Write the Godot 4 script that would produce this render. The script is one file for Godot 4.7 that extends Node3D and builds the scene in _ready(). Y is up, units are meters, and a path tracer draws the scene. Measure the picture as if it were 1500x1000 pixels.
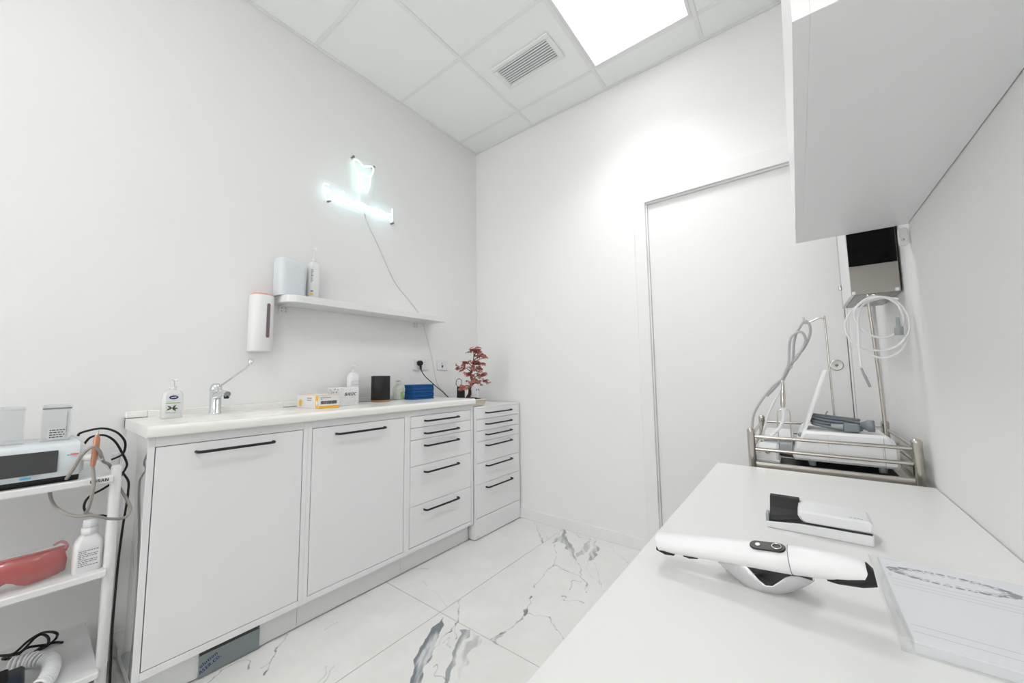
extends Node3D
# A small white dental treatment room: cabinets and shelf on the left wall, sliding door in the back wall, desk and wall cabinet on the right wall.

const XL := -2.145   # left wall
const XR := 0.295    # right wall
const ZB := -2.32    # back wall
const ZF := 3.2      # unseen wall behind the camera, set far back to even out the light
const CH := 3.0      # ceiling height

var M := {}
var names := {}


# ---------------------------------------------------------------- geometry helper
class G:
	var st := SurfaceTool.new()
	var grp := 1
	var x := Transform3D()
	var uv = null

	func _init():
		st.begin(Mesh.PRIMITIVE_TRIANGLES)

	func at(t: Transform3D) -> G:
		x = t
		return self

	func v(p: Vector3, g: int):
		st.set_smooth_group(g)
		if uv != null:
			st.set_uv(uv.call(p))
		st.add_vertex(x * p)

	# a, b, c run counter-clockwise seen from outside
	func tri(a, b, c, g := -1):
		v(a, g)
		v(c, g)
		v(b, g)

	func quad(a, b, c, d, g := -1):
		tri(a, b, c, g)
		tri(a, c, d, g)

	func out(a, b, c, ref, g := -1):
		if (b - a).cross(c - a).dot((a + b + c) / 3.0 - ref) < 0.0:
			tri(a, c, b, g)
		else:
			tri(a, b, c, g)

	# box with chamfered edges
	func box(c: Vector3, s: Vector3, b := 0.0) -> G:
		var h := s * 0.5
		b = minf(b, minf(h.x, minf(h.y, h.z)) * 0.95)
		if b <= 0.0:
			for ax in 3:
				for sg in [-1.0, 1.0]:
					var n := Vector3.ZERO
					n[ax] = sg * h[ax]
					var u := Vector3.ZERO
					u[(ax + 1) % 3] = h[(ax + 1) % 3]
					var w := Vector3.ZERO
					w[(ax + 2) % 3] = h[(ax + 2) % 3]
					out(c + n - u - w, c + n + u - w, c + n + u + w, c)
					out(c + n - u - w, c + n + u + w, c + n - u + w, c)
			return self
		var P := {}
		for sx in [-1, 1]:
			for sy in [-1, 1]:
				for sz in [-1, 1]:
					var k := Vector3i(sx, sy, sz)
					P[k] = [c + Vector3(sx * h.x, sy * (h.y - b), sz * (h.z - b)), c + Vector3(sx * (h.x - b), sy * h.y, sz * (h.z - b)), c + Vector3(sx * (h.x - b), sy * (h.y - b), sz * h.z)]
					out(P[k][0], P[k][1], P[k][2], c)
		for ax in 3:
			var a1 := (ax + 1) % 3
			var a2 := (ax + 2) % 3
			for s0 in [-1, 1]:
				var ks := []
				for q in [[-1, -1], [1, -1], [1, 1], [-1, 1]]:
					var k := Vector3i.ZERO
					k[ax] = s0
					k[a1] = q[0]
					k[a2] = q[1]
					ks.append(P[k][ax])
				out(ks[0], ks[1], ks[2], c)
				out(ks[0], ks[2], ks[3], c)
			for s1 in [-1, 1]:
				for s2 in [-1, 1]:
					var ka := Vector3i.ZERO
					ka[ax] = -1
					ka[a1] = s1
					ka[a2] = s2
					var kb := ka
					kb[ax] = 1
					out(P[ka][a1], P[kb][a1], P[kb][a2], c)
					out(P[ka][a1], P[kb][a2], P[ka][a2], c)
		return self

	# box between two corners
	func bx(x0, x1, y0, y1, z0, z1, b := 0.0) -> G:
		return box(Vector3((x0 + x1) * 0.5, (y0 + y1) * 0.5, (z0 + z1) * 0.5), Vector3(absf(x1 - x0), absf(y1 - y0), absf(z1 - z0)), b)

	# surface through rings of equal point counts; rings run counter-clockwise seen against the direction of travel reversed
	func loft(rings: Array, cap0 := true, cap1 := true, smooth := true) -> G:
		var g := grp if smooth else -1
		grp += 1
		for i in rings.size() - 1:
			var A: Array = rings[i]
			var B: Array = rings[i + 1]
			var n := A.size()
			var ca := Vector3.ZERO
			for p in A:
				ca += p
			for p in B:
				ca += p
			ca /= 2.0 * n
			for j in n:
				var k := (j + 1) % n
				if A[j].distance_squared_to(A[k]) > 1e-14:
					tri(A[j], A[k], B[k], g)
				if B[j].distance_squared_to(B[k]) > 1e-14:
					tri(A[j], B[k], B[j], g)
		for e in 2:
			if (e == 0 and not cap0) or (e == 1 and not cap1):
				continue
			var R: Array = rings[0] if e == 0 else rings[rings.size() - 1]
			var m := Vector3.ZERO
			for p in R:
				m += p
			m /= R.size()
			for j in R.size():
				var k := (j + 1) % R.size()
				if e == 0:
					tri(m, R[k], R[j])
				else:
					tri(m, R[j], R[k])
		return self

	func tube(pts: Array, r, sides := 8, caps := true) -> G:
		var rings := []
		var nrm := Vector3.ZERO
		for i in pts.size():
			var t: Vector3
			if i == 0:
				t = pts[1] - pts[0]
			elif i == pts.size() - 1:
				t = pts[i] - pts[i - 1]
			else:
				t = (pts[i] - pts[i - 1]).normalized() + (pts[i + 1] - pts[i]).normalized()
			t = t.normalized()
			if i == 0:
				nrm = t.cross(Vector3.UP if absf(t.y) < 0.9 else Vector3.RIGHT).normalized()
			else:
				nrm = (nrm - t * nrm.dot(t)).normalized()
			var bn := t.cross(nrm)
			var rr: float = r[i] if r is Array else r
			var ring := []
			for j in sides:
				var a := TAU * j / sides
				ring.append(pts[i] + (nrm * cos(a) + bn * sin(a)) * rr)
			rings.append(ring)
		return loft(rings, caps, caps)

	# profile of (radius, height) from the bottom up the outside
	func lathe(prof: Array, seg := 24, sharp := false) -> G:
		var g := -1 if sharp else grp
		grp += 1
		for i in prof.size() - 1:
			var p: Vector2 = prof[i]
			var q: Vector2 = prof[i + 1]
			for j in seg:
				var a := TAU * j / seg
				var b := TAU * (j + 1) / seg
				var A := Vector3(p.x * cos(a), p.y, p.x * sin(a))
				var B := Vector3(q.x * cos(a), q.y, q.x * sin(a))
				var C := Vector3(q.x * cos(b), q.y, q.x * sin(b))
				var D := Vector3(p.x * cos(b), p.y, p.x * sin(b))
				if q.x > 1e-6:
					tri(A, B, C, g)
				if p.x > 1e-6:
					tri(A, C, D, g)
		return self

	# polygon in the xy plane, from z = 0 to z = d, edges chamfered by b
	func prism(poly: Array, d: float, b := 0.0, smooth := false) -> G:
		var P := []
		for p in poly:
			P.append(p)
		var area := 0.0
		for i in P.size():
			area += P[i].cross(P[(i + 1) % P.size()])
		if area < 0.0:
			P.reverse()
		var I := []
		for i in P.size():
			var e0: Vector2 = (P[i] - P[i - 1]).normalized()
			var e1: Vector2 = (P[(i + 1) % P.size()] - P[i]).normalized()
			var n0 := Vector2(-e0.y, e0.x)
			var n1 := Vector2(-e1.y, e1.x)
			var n := (n0 + n1).normalized()
			I.append(P[i] + n * (b / maxf(0.35, n.dot(n0))))
		var rings := []
		if b > 0.0:
			rings = [[I, 0.0], [P, b], [P, d - b], [I, d]]
		else:
			rings = [[P, 0.0], [P, d]]
		var R := []
		for r in rings:
			var ring := []
			for p in r[0]:
				ring.append(Vector3(p.x, p.y, r[1]))
			R.append(ring)
		if b > 0.0 and smooth:
			for i in 3:
				loft([R[i], R[i + 1]], false, false, true)
		else:
			loft(R, false, false, smooth)
		var idx := Geometry2D.triangulate_polygon(PackedVector2Array(I))
		for k in range(0, idx.size(), 3):
			var a: Vector2 = I[idx[k]]
			var c: Vector2 = I[idx[k + 1]]
			var e: Vector2 = I[idx[k + 2]]
			if (c - a).cross(e - a) < 0.0:
				var t := c
				c = e
				e = t
			tri(Vector3(a.x, a.y, d), Vector3(c.x, c.y, d), Vector3(e.x, e.y, d))
			tri(Vector3(a.x, a.y, 0), Vector3(e.x, e.y, 0), Vector3(c.x, c.y, 0))
		return self

	func sphere(c: Vector3, r: Vector3, seg := 16) -> G:
		var keep := x
		x = x * Transform3D(Basis.from_scale(r), c)
		var prof := []
		for i in seg / 2 + 1:
			var a := -PI / 2 + PI * i / (seg / 2)
			prof.append(Vector2(maxf(0.0, cos(a)) if i > 0 and i < seg / 2 else 0.0, sin(a)))
		lathe(prof, seg)
		x = keep
		return self

	func mesh() -> ArrayMesh:
		st.generate_normals()
		return st.commit()


# ---------------------------------------------------------------- scene helpers
func numbered(n: String) -> String:
	if not names.has(n):
		names[n] = 0
		return n
	names[n] += 1
	return "%s_%03d" % [n, names[n]]


func thing(called: String, label: String, category: String, where := Vector3.ZERO, turn := 0.0, group := "") -> Node3D:
	var o := Node3D.new()
	o.name = numbered(called)
	add_child(o)
	o.position = where
	o.rotation.y = turn
	o.set_meta("label", label)
	o.set_meta("category", category)
	if group:
		o.set_meta("group", group)
	return o


func struct(called: String, label := "") -> Node3D:
	var o := Node3D.new()
	o.name = called
	add_child(o)
	o.set_meta("kind", "structure")
	if label:
		o.set_meta("label", label)
	return o


func part(called: String, g: G, m: Material, parent: Node3D) -> MeshInstance3D:
	return piece(called, g.mesh(), m, parent)


func piece(called: String, me: Mesh, m: Material, parent: Node3D, t := Transform3D()) -> MeshInstance3D:
	var o := MeshInstance3D.new()
	o.name = called
	o.mesh = me
	o.material_override = m
	o.transform = t
	o.cast_shadow = GeometryInstance3D.SHADOW_CASTING_SETTING_ON
	parent.add_child(o, true)
	return o


func mat(called: String, c: Color, rough := 0.5, metal := 0.0, spec := 0.5) -> StandardMaterial3D:
	var m := StandardMaterial3D.new()
	m.resource_name = called
	m.albedo_color = c
	m.roughness = rough
	m.metallic = metal
	m.metallic_specular = spec
	M[called] = m
	return m


func clear(called: String, c: Color, a: float, rough := 0.05) -> StandardMaterial3D:
	var m := mat(called, Color(c.r, c.g, c.b, a), rough)
	m.transparency = BaseMaterial3D.TRANSPARENCY_ALPHA
	return m


func glow(called: String, c: Color, e: float) -> StandardMaterial3D:
	var m := mat(called, c, 0.4)
	m.emission_enabled = true
	m.emission = c
	m.emission_energy_multiplier = e
	return m


func noise_tex(freq: float, size := 256, seed_ := 1, lo := Color.BLACK, hi := Color.WHITE) -> NoiseTexture2D:
	var n := FastNoiseLite.new()
	n.seed = seed_
	n.frequency = freq
	n.fractal_octaves = 4
	var t := NoiseTexture2D.new()
	t.width = size
	t.height = size
	t.seamless = true
	t.noise = n
	var r := Gradient.new()
	r.set_color(0, lo)
	r.set_color(1, hi)
	t.color_ramp = r
	return t


func rrect(w: float, h: float, r: float, n := 5, c := Vector2.ZERO) -> Array:
	var o := []
	for q in 4:
		var cc := Vector2((w / 2 - r) * [1, -1, -1, 1][q], (h / 2 - r) * [1, 1, -1, -1][q])
		for i in n + 1:
			var a := PI / 2 * (q + float(i) / n)
			o.append(c + cc + Vector2(cos(a), sin(a)) * r)
	return o


func ellipse(a: float, b: float, n := 24, c := Vector2.ZERO) -> Array:
	var o := []
	for i in n:
		o.append(c + Vector2(cos(TAU * i / n) * a, sin(TAU * i / n) * b))
	return o


# Catmull-Rom through the points
func smooth(p: Array, sub := 6) -> Array:
	var o := []
	for i in p.size() - 1:
		var a = p[maxi(0, i - 1)]
		var b = p[i]
		var c = p[i + 1]
		var d = p[mini(p.size() - 1, i + 2)]
		for k in sub:
			var t := float(k) / sub
			o.append(0.5 * ((2.0 * b) + (c - a) * t + (2.0 * a - 5.0 * b + 4.0 * c - d) * t * t + (3.0 * b - a - 3.0 * c + d) * t * t * t))
	o.append(p[p.size() - 1])
	return o


# flat list z, y, z, y ... in a plane of constant x
func onx(f: Array, x: float) -> Array:
	var o := []
	for i in range(0, f.size(), 2):
		o.append(Vector3(x, f[i + 1], f[i]))
	return o


# flat list x, y, x, y ... in a plane of constant z
func onz(f: Array, z: float) -> Array:
	var o := []
	for i in range(0, f.size(), 2):
		o.append(Vector3(f[i], f[i + 1], z))
	return o


func text(called: String, s: String, h: float, m: Material, parent: Node3D, t: Transform3D, bold := true, serif := false) -> MeshInstance3D:
	var f := SystemFont.new()
	f.font_names = PackedStringArray(["Droid Serif" if serif else "Droid Sans"])
	if bold:
		f.font_weight = 700
	var tm := TextMesh.new()
	tm.font = f
	tm.text = s
	tm.font_size = 32
	tm.pixel_size = h / 23.0
	tm.depth = 0.0004
	return piece(called, tm, m, parent, t)


# frame for things that face +x (out of the left wall): local x runs along -z, local y up, local z out
func facing_x(p: Vector3) -> Transform3D:
	return Transform3D(Basis(Vector3(0, 0, -1), Vector3(0, 1, 0), Vector3(1, 0, 0)), p)


func small_print(w: float, h: float, rows: int, seed_: int) -> G:
	# rows of tiny dashes, like print too small to read
	var g := G.new()
	var r := RandomNumberGenerator.new()
	r.seed = seed_
	for i in rows:
		var y := h * (0.5 - (i + 0.5) / rows)
		var x := -w / 2
		while x < w / 2 - 0.003:
			var l := r.randf_range(0.002, 0.007)
			l = minf(l, w / 2 - x)
			g.bx(x, x + l, y - h / rows * 0.22, y + h / rows * 0.22, 0.0, 0.0003)
			x += l + 0.0015
			if r.randf() < 0.08:
				break
	return g


# ---------------------------------------------------------------- scene
func _ready():
	setup_view()
	materials()
	build_room()
	build_lights()
	build_cabinets()
	build_worktop()
	build_desk_side()
	build_counter_things()
	build_wall_things()
	build_laser_trolley()
	build_steel_trolley()
	build_desk_things()


func setup_view():
	var cam := Camera3D.new()
	cam.name = "camera"
	add_child(cam)
	cam.transform = Transform3D(Basis.from_euler(Vector3(deg_to_rad(5.03187), deg_to_rad(37.37798), deg_to_rad(-0.75514)), EULER_ORDER_YXZ), Vector3(0, 1.06, 0))
	cam.fov = 85.02
	cam.near = 0.02
	cam.current = true
	var we := WorldEnvironment.new()
	we.name = "world_environment"
	var e := Environment.new()
	e.background_mode = Environment.BG_COLOR
	e.background_color = Color(1.0, 0.992, 0.980)
	e.background_energy_multiplier = 5.5
	e.ambient_light_source = Environment.AMBIENT_SOURCE_DISABLED
	e.tonemap_mode = Environment.TONE_MAPPER_LINEAR
	e.tonemap_exposure = 0.965
	e.sdfgi_enabled = true
	e.ssao_enabled = true
	e.ssil_enabled = true
	we.environment = e
	add_child(we)


func build_lights():
	# two 600 x 600 LED panels in the ceiling grid, the farther in view, the other unseen
	for i in 2:
		var z = [-1.8125, 0.5625][i]
		var lab = ["square white LED panel glowing in the ceiling beside the vent", "unseen square LED ceiling panel behind the camera, placed to light the room"][i]
		var t := thing("ceiling_light_panel", lab, "ceiling light", Vector3(-0.625, CH, z), 0.0, "LED panels in the ceiling")
		var g := G.new()
		for s in [-1.0, 1.0]:
			g.bx(-0.288, 0.288, -0.001, 0.010, s * 0.279 - 0.008, s * 0.279 + 0.008, 0.001)
			g.bx(s * 0.279 - 0.008, s * 0.279 + 0.008, -0.001, 0.010, -0.271, 0.271, 0.001)
		part("frame", g, M.white_metal, t)
		part("diffuser", G.new().bx(-0.272, 0.272, 0.003, 0.008, -0.272, 0.272), M.panel_glow, t)
		var l := AreaLight3D.new()
		l.name = "panel_light"
		l.area_size = Vector2(0.54, 0.54)
		l.light_energy = [0.09, 1.25][i]
		l.light_color = Color(1.0, 1.0, 1.0)
		l.shadow_enabled = true
		l.rotation.x = -PI / 2
		l.position = Vector3(0, -0.004, 0)
		l.set("area_range", 12.0)
		t.add_child(l)
		# downward share of each panel as a spot, strengths chosen to suit walls and floor
		var sp := SpotLight3D.new()
		sp.name = "panel_beam"
		sp.light_energy = [1.85, 0.2][i]
		sp.light_size = 0.25
		sp.spot_angle = 66.0
		sp.spot_angle_attenuation = 1.0
		sp.spot_range = 12.0
		sp.spot_attenuation = 2.0
		sp.shadow_enabled = true
		sp.rotation.x = -PI / 2
		sp.position = Vector3(0, -0.03, 0)
		t.add_child(sp)


func materials():
	mat("wall_paint", Color(0.945, 0.945, 0.943), 0.75)
	mat("ceiling_tile", Color(0.966, 0.974, 0.972), 0.9)
	mat("grid_white", Color(0.935, 0.942, 0.94), 0.6)
	mat("trim_white", Color(0.935, 0.935, 0.935), 0.45)
	mat("door_white", Color(0.925, 0.925, 0.925), 0.5)
	mat("lacquer", Color(0.94, 0.945, 0.948), 0.3)
	mat("lacquer_side", Color(0.93, 0.935, 0.94), 0.03)
	mat("solid_surface", Color(0.962, 0.960, 0.945), 0.25)
	mat("desk_white", Color(0.90, 0.90, 0.895), 0.3)
	mat("white_metal", Color(0.91, 0.915, 0.915), 0.35)
	mat("white_plastic", Color(0.92, 0.925, 0.93), 0.35)
	mat("cool_plastic", Color(0.86, 0.885, 0.905), 0.3)
	mat("grey_plastic", Color(0.62, 0.64, 0.65), 0.45)
	mat("duct_grey", Color(0.55, 0.58, 0.60), 0.6)
	mat("hose_grey", Color(0.72, 0.725, 0.73), 0.5)
	mat("hose_white", Color(0.93, 0.935, 0.94), 0.3)
	mat("cable_pale", Color(0.83, 0.83, 0.82), 0.5)
	mat("cord_grey", Color(0.50, 0.53, 0.56), 0.5)
	mat("laser_cord", Color(0.60, 0.58, 0.56), 0.5)
	mat("black", Color(0.03, 0.03, 0.032), 0.4)
	mat("soft_black", Color(0.07, 0.072, 0.075), 0.6)
	mat("handle_black", Color(0.035, 0.035, 0.038), 0.45)
	mat("screen_grey", Color(0.24, 0.245, 0.25), 0.25)
	mat("black_glass", Color(0.01, 0.01, 0.011), 0.12, 0.0, 0.3)
	mat("navy_plastic", Color(0.14, 0.17, 0.21), 0.35)
	mat("dark_joint", Color(0.20, 0.20, 0.19), 0.8)
	mat("chrome", Color(0.85, 0.86, 0.87), 0.08, 1.0)
	mat("steel", Color(0.78, 0.76, 0.73), 0.3, 1.0)
	mat("brushed", Color(0.60, 0.585, 0.565), 0.45, 1.0)
	mat("silver", Color(0.86, 0.865, 0.87), 0.25, 0.55)
	mat("copper", Color(0.74, 0.53, 0.42), 0.35, 0.4)
	mat("wood", Color(0.72, 0.52, 0.36), 0.55)
	mat("blue_paper", Color(0.05, 0.30, 0.53), 0.8)
	mat("blue_paper_light", Color(0.08, 0.36, 0.61), 0.8)
	mat("yellow_print", Color(0.95, 0.72, 0.16), 0.6)
	mat("card_white", Color(0.91, 0.91, 0.915), 0.6)
	mat("card_blue_white", Color(0.85, 0.87, 0.92), 0.6)
	mat("ink", Color(0.16, 0.16, 0.17), 0.7)
	mat("ink_grey", Color(0.50, 0.51, 0.53), 0.7)
	mat("ink_pale", Color(0.74, 0.75, 0.76), 0.7)
	mat("ink_blue", Color(0.11, 0.25, 0.45), 0.6)
	mat("ink_navy", Color(0.17, 0.18, 0.42), 0.5)
	mat("ink_cyan", Color(0.30, 0.68, 0.86), 0.5)
	mat("ink_red", Color(0.88, 0.35, 0.30), 0.5)
	mat("ink_green", Color(0.55, 0.75, 0.42), 0.6)
	mat("ink_dark_green", Color(0.20, 0.36, 0.14), 0.6)
	mat("pink_plastic", Color(0.90, 0.66, 0.60), 0.5)
	mat("window_dark", Color(0.42, 0.39, 0.40), 0.2)
	mat("pot_cream", Color(0.85, 0.82, 0.74), 0.5)
	mat("bark", Color(0.26, 0.17, 0.14), 0.85)
	mat("soil", Color(0.06, 0.05, 0.045), 0.95)
	mat("panel_plate", Color(0.56, 0.59, 0.60), 0.35, 0.5)
	mat("bronze_dark", Color(0.33, 0.30, 0.27), 0.5, 0.5)
	mat("grout", Color(0.50, 0.495, 0.48), 0.9)
	mat("paper", Color(0.86, 0.87, 0.88), 0.7)
	for i in 4:
		var lf := mat("leaf_%d" % i, [Color(0.68, 0.40, 0.37), Color(0.74, 0.48, 0.44), Color(0.58, 0.31, 0.30), Color(0.66, 0.46, 0.40)][i], 0.6)
		lf.backlight_enabled = true
		lf.backlight = Color(0.35, 0.20, 0.17)
	clear("acrylic", Color(0.92, 0.95, 0.96), 0.06)
	clear("acrylic_sign", Color(0.95, 0.97, 0.98), 0.03)
	M.acrylic_sign.metallic_specular = 0.22
	clear("acrylic_box", Color(0.80, 0.82, 0.83), 0.16)
	clear("bottle_clear", Color(0.97, 0.975, 0.975), 0.40, 0.2)
	clear("perfume_glass", Color(0.90, 0.93, 0.82), 0.30)
	clear("red_lens", Color(0.78, 0.07, 0.06), 0.78, 0.12)
	clear("film", Color(0.95, 0.95, 0.95), 0.10, 0.15)
	glow("panel_glow", Color(1.0, 1.0, 1.0), 1.15)
	glow("neon_cyan", Color(0.88, 0.98, 1.0), 1.8)
	glow("neon_mint", Color(0.88, 1.0, 0.97), 1.7)
	M.lacquer_side.clearcoat_enabled = true
	M.lacquer_side.clearcoat = 1.0
	M.lacquer_side.clearcoat_roughness = 0.02
	# brushed steel: fine streaks in its roughness
	var rt := noise_tex(0.06, 256, 5, Color(0.55, 0.55, 0.55), Color(1, 1, 1))
	for k in ["steel", "brushed"]:
		var m2: StandardMaterial3D = M[k]
		m2.roughness_texture = rt
		m2.roughness_texture_channel = BaseMaterial3D.TEXTURE_CHANNEL_RED
		m2.uv1_triplanar = true
		m2.uv1_scale = Vector3(3, 30, 3)
	var wt := noise_tex(0.03, 256, 9, Color(0.55, 0.38, 0.25), Color(0.80, 0.60, 0.42))
	M.wood.albedo_color = Color.WHITE
	M.wood.albedo_texture = wt
	M.wood.uv1_triplanar = true
	M.wood.uv1_scale = Vector3(4, 20, 4)


# ---------------------------------------------------------------- marble
func marble_texture() -> ImageTexture:
	var W := 816
	var H := 1056
	var px := 0.002
	var x0 := -1.80
	var z0 := -2.33
	var im := Image.create(W, H, false, Image.FORMAT_RGB8)
	var n := FastNoiseLite.new()
	n.seed = 3
	n.frequency = 0.006
	n.fractal_octaves = 4
	var n2 := FastNoiseLite.new()
	n2.seed = 11
	n2.frequency = 0.03
	n2.fractal_octaves = 3
	var n3 := FastNoiseLite.new()
	n3.seed = 8
	n3.frequency = 0.022
	n3.fractal_octaves = 2
	n3.fractal_gain = 0.3
	for j in H:
		for i in W:
			var t := n.get_noise_2d(i, j) * 0.022 + n2.get_noise_2d(i, j) * 0.008
			im.set_pixel(i, j, Color(0.905 + t, 0.905 + t, 0.895 + t * 1.1))
	var dark := Color(0.45, 0.48, 0.51)
	var mid := Color(0.58, 0.60, 0.61)
	var pale := Color(0.73, 0.745, 0.75)
	# clouded patches of grey stone: outline in metres x, z
	var areas := [
		[dark, 0.95, [-1.313, -1.198, -1.309, -1.178, -1.308, -1.141, -1.269, -1.059, -1.226, -0.993, -1.213, -0.957, -1.164, -0.907, -1.100, -0.830, -1.020, -0.740, -0.990, -0.760, -1.060, -0.860, -1.109, -0.899, -1.134, -0.940, -1.157, -0.975, -1.200, -1.047, -1.243, -1.119, -1.265, -1.144]],
		[mid, 0.85, [-1.161, -1.207, -1.183, -1.170, -1.169, -1.133, -1.132, -1.085, -1.103, -1.048, -1.072, -0.996, -1.043, -0.948, -0.960, -0.850, -0.950, -0.870, -1.028, -0.959, -1.050, -1.002, -1.086, -1.050, -1.126, -1.114, -1.139, -1.168]],
		[pale, 0.75, [-1.136, -1.197, -1.087, -1.193, -1.073, -1.141, -1.050, -1.076, -1.023, -1.012, -1.010, -0.972, -1.046, -1.025, -1.091, -1.103]],
		[pale, 0.9, [-1.048, -1.208, -1.044, -1.245, -1.031, -1.271, -1.021, -1.223, -1.006, -1.207]],
		[mid, 0.8, [-1.292, -2.094, -1.332, -2.303, -1.243, -2.193, -1.155, -2.102, -1.098, -2.017, -1.115, -2.004, -1.203, -2.097, -1.278, -2.136]],
		[mid, 0.8, [-1.118, -2.316, -1.042, -2.213, -0.986, -2.045, -1.015, -2.011, -1.057, -2.087, -1.057, -2.172]],
		[pale, 0.8, [-1.093, -2.007, -1.113, -2.103, -1.126, -2.214, -1.137, -2.303, -1.085, -2.182, -1.074, -2.061]],
	]
	for a in areas:
		var P := PackedVector2Array()
		for k in range(0, a[2].size(), 2):
			P.append(Vector2((a[2][k] - x0) / px, (a[2][k + 1] - z0) / px))
		var lo := P[0]
		var hi := P[0]
		for p in P:
			lo = lo.min(p)
			hi = hi.max(p)
		for j in range(maxi(0, int(lo.y) - 4), mini(H, int(hi.y) + 5)):
			for i in range(maxi(0, int(lo.x) - 4), mini(W, int(hi.x) + 5)):
				var q := Vector2(i + n3.get_noise_2d(i, j + 500.0) * 9.0, j + n3.get_noise_2d(i + 900.0, j) * 9.0)
				if Geometry2D.is_point_in_polygon(q, P):
					var s := clampf(0.74 + n2.get_noise_2d((0.57 * i + 0.82 * j) * 0.30, (0.82 * i - 0.57 * j) * 1.5) * 1.5, 0.2, 1.0)
					im.set_pixel(i, j, im.get_pixel(i, j).lerp(a[0], a[1] * s))
	# veins: strength, width in metres, then x, z points
	var veins := [
		[0.9, 0.004, [-1.210, -1.150, -1.215, -1.099, -1.189, -1.038, -1.160, -0.973]],
		[0.7, 0.003, [-1.238, -1.192, -1.194, -1.155, -1.166, -1.122]],
		[0.5, 0.002, [-1.192, -1.078, -1.193, -1.109, -1.153, -1.082, -1.177, -1.089]],
		[0.8, 0.003, [-1.133, -0.972, -1.123, -0.990, -1.096, -0.958, -1.063, -0.962, -1.038, -0.956, -0.99, -0.91]],
		[0.85, 0.007, [-1.341, -1.327, -1.295, -1.275, -1.262, -1.235, -1.235, -1.195, -1.210, -1.150]],
		[0.85, 0.006, [-1.048, -1.209, -1.044, -1.251, -1.034, -1.299, -1.024, -1.350, -1.035, -1.425, -1.060, -1.497, -1.085, -1.541]],
		[0.75, 0.012, [-1.044, -1.251, -1.034, -1.285]],
		[0.75, 0.012, [-1.030, -1.41, -1.045, -1.445]],
		[0.75, 0.010, [-1.075, -1.525, -1.085, -1.541]],
		[0.75, 0.004, [-1.035, -1.425, -0.998, -1.436, -0.946, -1.459, -0.927, -1.458, -0.880, -1.426, -0.845, -1.404, -0.80, -1.38]],
		[0.85, 0.005, [-1.114, -1.614, -1.127, -1.676, -1.139, -1.765, -1.153, -1.825, -1.158, -1.882, -1.221, -1.997, -1.292, -2.094, -1.328, -2.199, -1.332, -2.303]],
		[0.7, 0.005, [-1.244, -2.294, -1.190, -2.265, -1.130, -2.275]],
		[0.85, 0.006, [-1.144, -1.868, -1.074, -1.846, -1.009, -1.848, -0.965, -1.836, -0.923, -1.803, -0.888, -1.731]],
		[0.8, 0.006, [-1.101, -2.001, -1.024, -1.930, -0.977, -1.849]],
		[0.75, 0.004, [-0.973, -2.017, -0.896, -1.886, -0.850, -1.816]],
		[0.7, 0.004, [-1.015, -2.011, -0.975, -1.918, -0.864, -1.826]],
		[0.75, 0.004, [-0.959, -1.697, -0.987, -1.777, -0.949, -1.794]],
		[0.5, 0.006, [-0.973, -1.632, -0.944, -1.634, -0.937, -1.604, -0.906, -1.635, -0.855, -1.646]],
		[0.7, 0.003, [-0.986, -2.253, -0.897, -2.175, -0.848, -2.145, -0.80, -2.11]],
		[0.8, 0.007, [-1.602, -2.325, -1.500, -2.220, -1.401, -2.114, -1.350, -2.057]],
		[0.6, 0.004, [-1.517, -2.246, -1.386, -2.158, -1.350, -2.125]],
		[0.35, 0.006, [-1.730, -1.227, -1.734, -1.368, -1.692, -1.422, -1.675, -1.459]],
		[0.4, 0.003, [-1.607, -1.327, -1.566, -1.305]],
		[0.4, 0.004, [-1.478, -1.300, -1.400, -1.266, -1.360, -1.252]],
		[0.85, 0.004, [-1.748, -0.731, -1.718, -0.705, -1.693, -0.672, -1.662, -0.650, -1.631, -0.626, -1.605, -0.601, -1.589, -0.591]],
		[0.8, 0.008, [-1.655, -0.645, -1.630, -0.625]],
		[0.5, 0.003, [-1.637, -0.597, -1.632, -0.620]],
		[0.45, 0.004, [-1.442, -0.743, -1.417, -0.724, -1.402, -0.693, -1.36, -0.64]],
		[0.45, 0.004, [-1.418, -0.761, -1.403, -0.734, -1.375, -0.703, -1.33, -0.66]],
		[0.35, 0.003, [-1.655, -0.832, -1.656, -0.869, -1.648, -0.890]],
		[0.8, 0.004, [-1.713, -0.456, -1.729, -0.493, -1.744, -0.505, -1.739, -0.537, -1.715, -0.584, -1.689, -0.578, -1.665, -0.564]],
	]
	for vn in veins:
		var P := []
		for k in range(0, vn[2].size(), 2):
			P.append(Vector2((vn[2][k] - x0) / px, (vn[2][k + 1] - z0) / px))
		var S := smooth(P, 24)
		var hw: float = vn[1] / px * 0.5
		for p in S:
			var wob := Vector2(n2.get_noise_2d(p.x, p.y), n2.get_noise_2d(p.x + 300.0, p.y)) * 6.0
			var w := maxf(0.7, hw * (0.85 + 1.5 * n2.get_noise_2d(p.x * 0.8 + 70.0, p.y * 0.8 - 40.0)))
			var c: Vector2 = p + wob
			for j in range(int(c.y - w - 1), int(c.y + w + 2)):
				for i in range(int(c.x - w - 1), int(c.x + w + 2)):
					if i < 0 or j < 0 or i >= W or j >= H:
						continue
					var d := Vector2(i, j).distance_to(c)
					var k2 := clampf(w + 0.7 - d, 0.0, 1.0) * float(vn[0]) * 0.20
					if k2 > 0.0:
						im.set_pixel(i, j, im.get_pixel(i, j).lerp(Color(0.44, 0.46, 0.48), k2))
	return ImageTexture.create_from_image(im)


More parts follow.
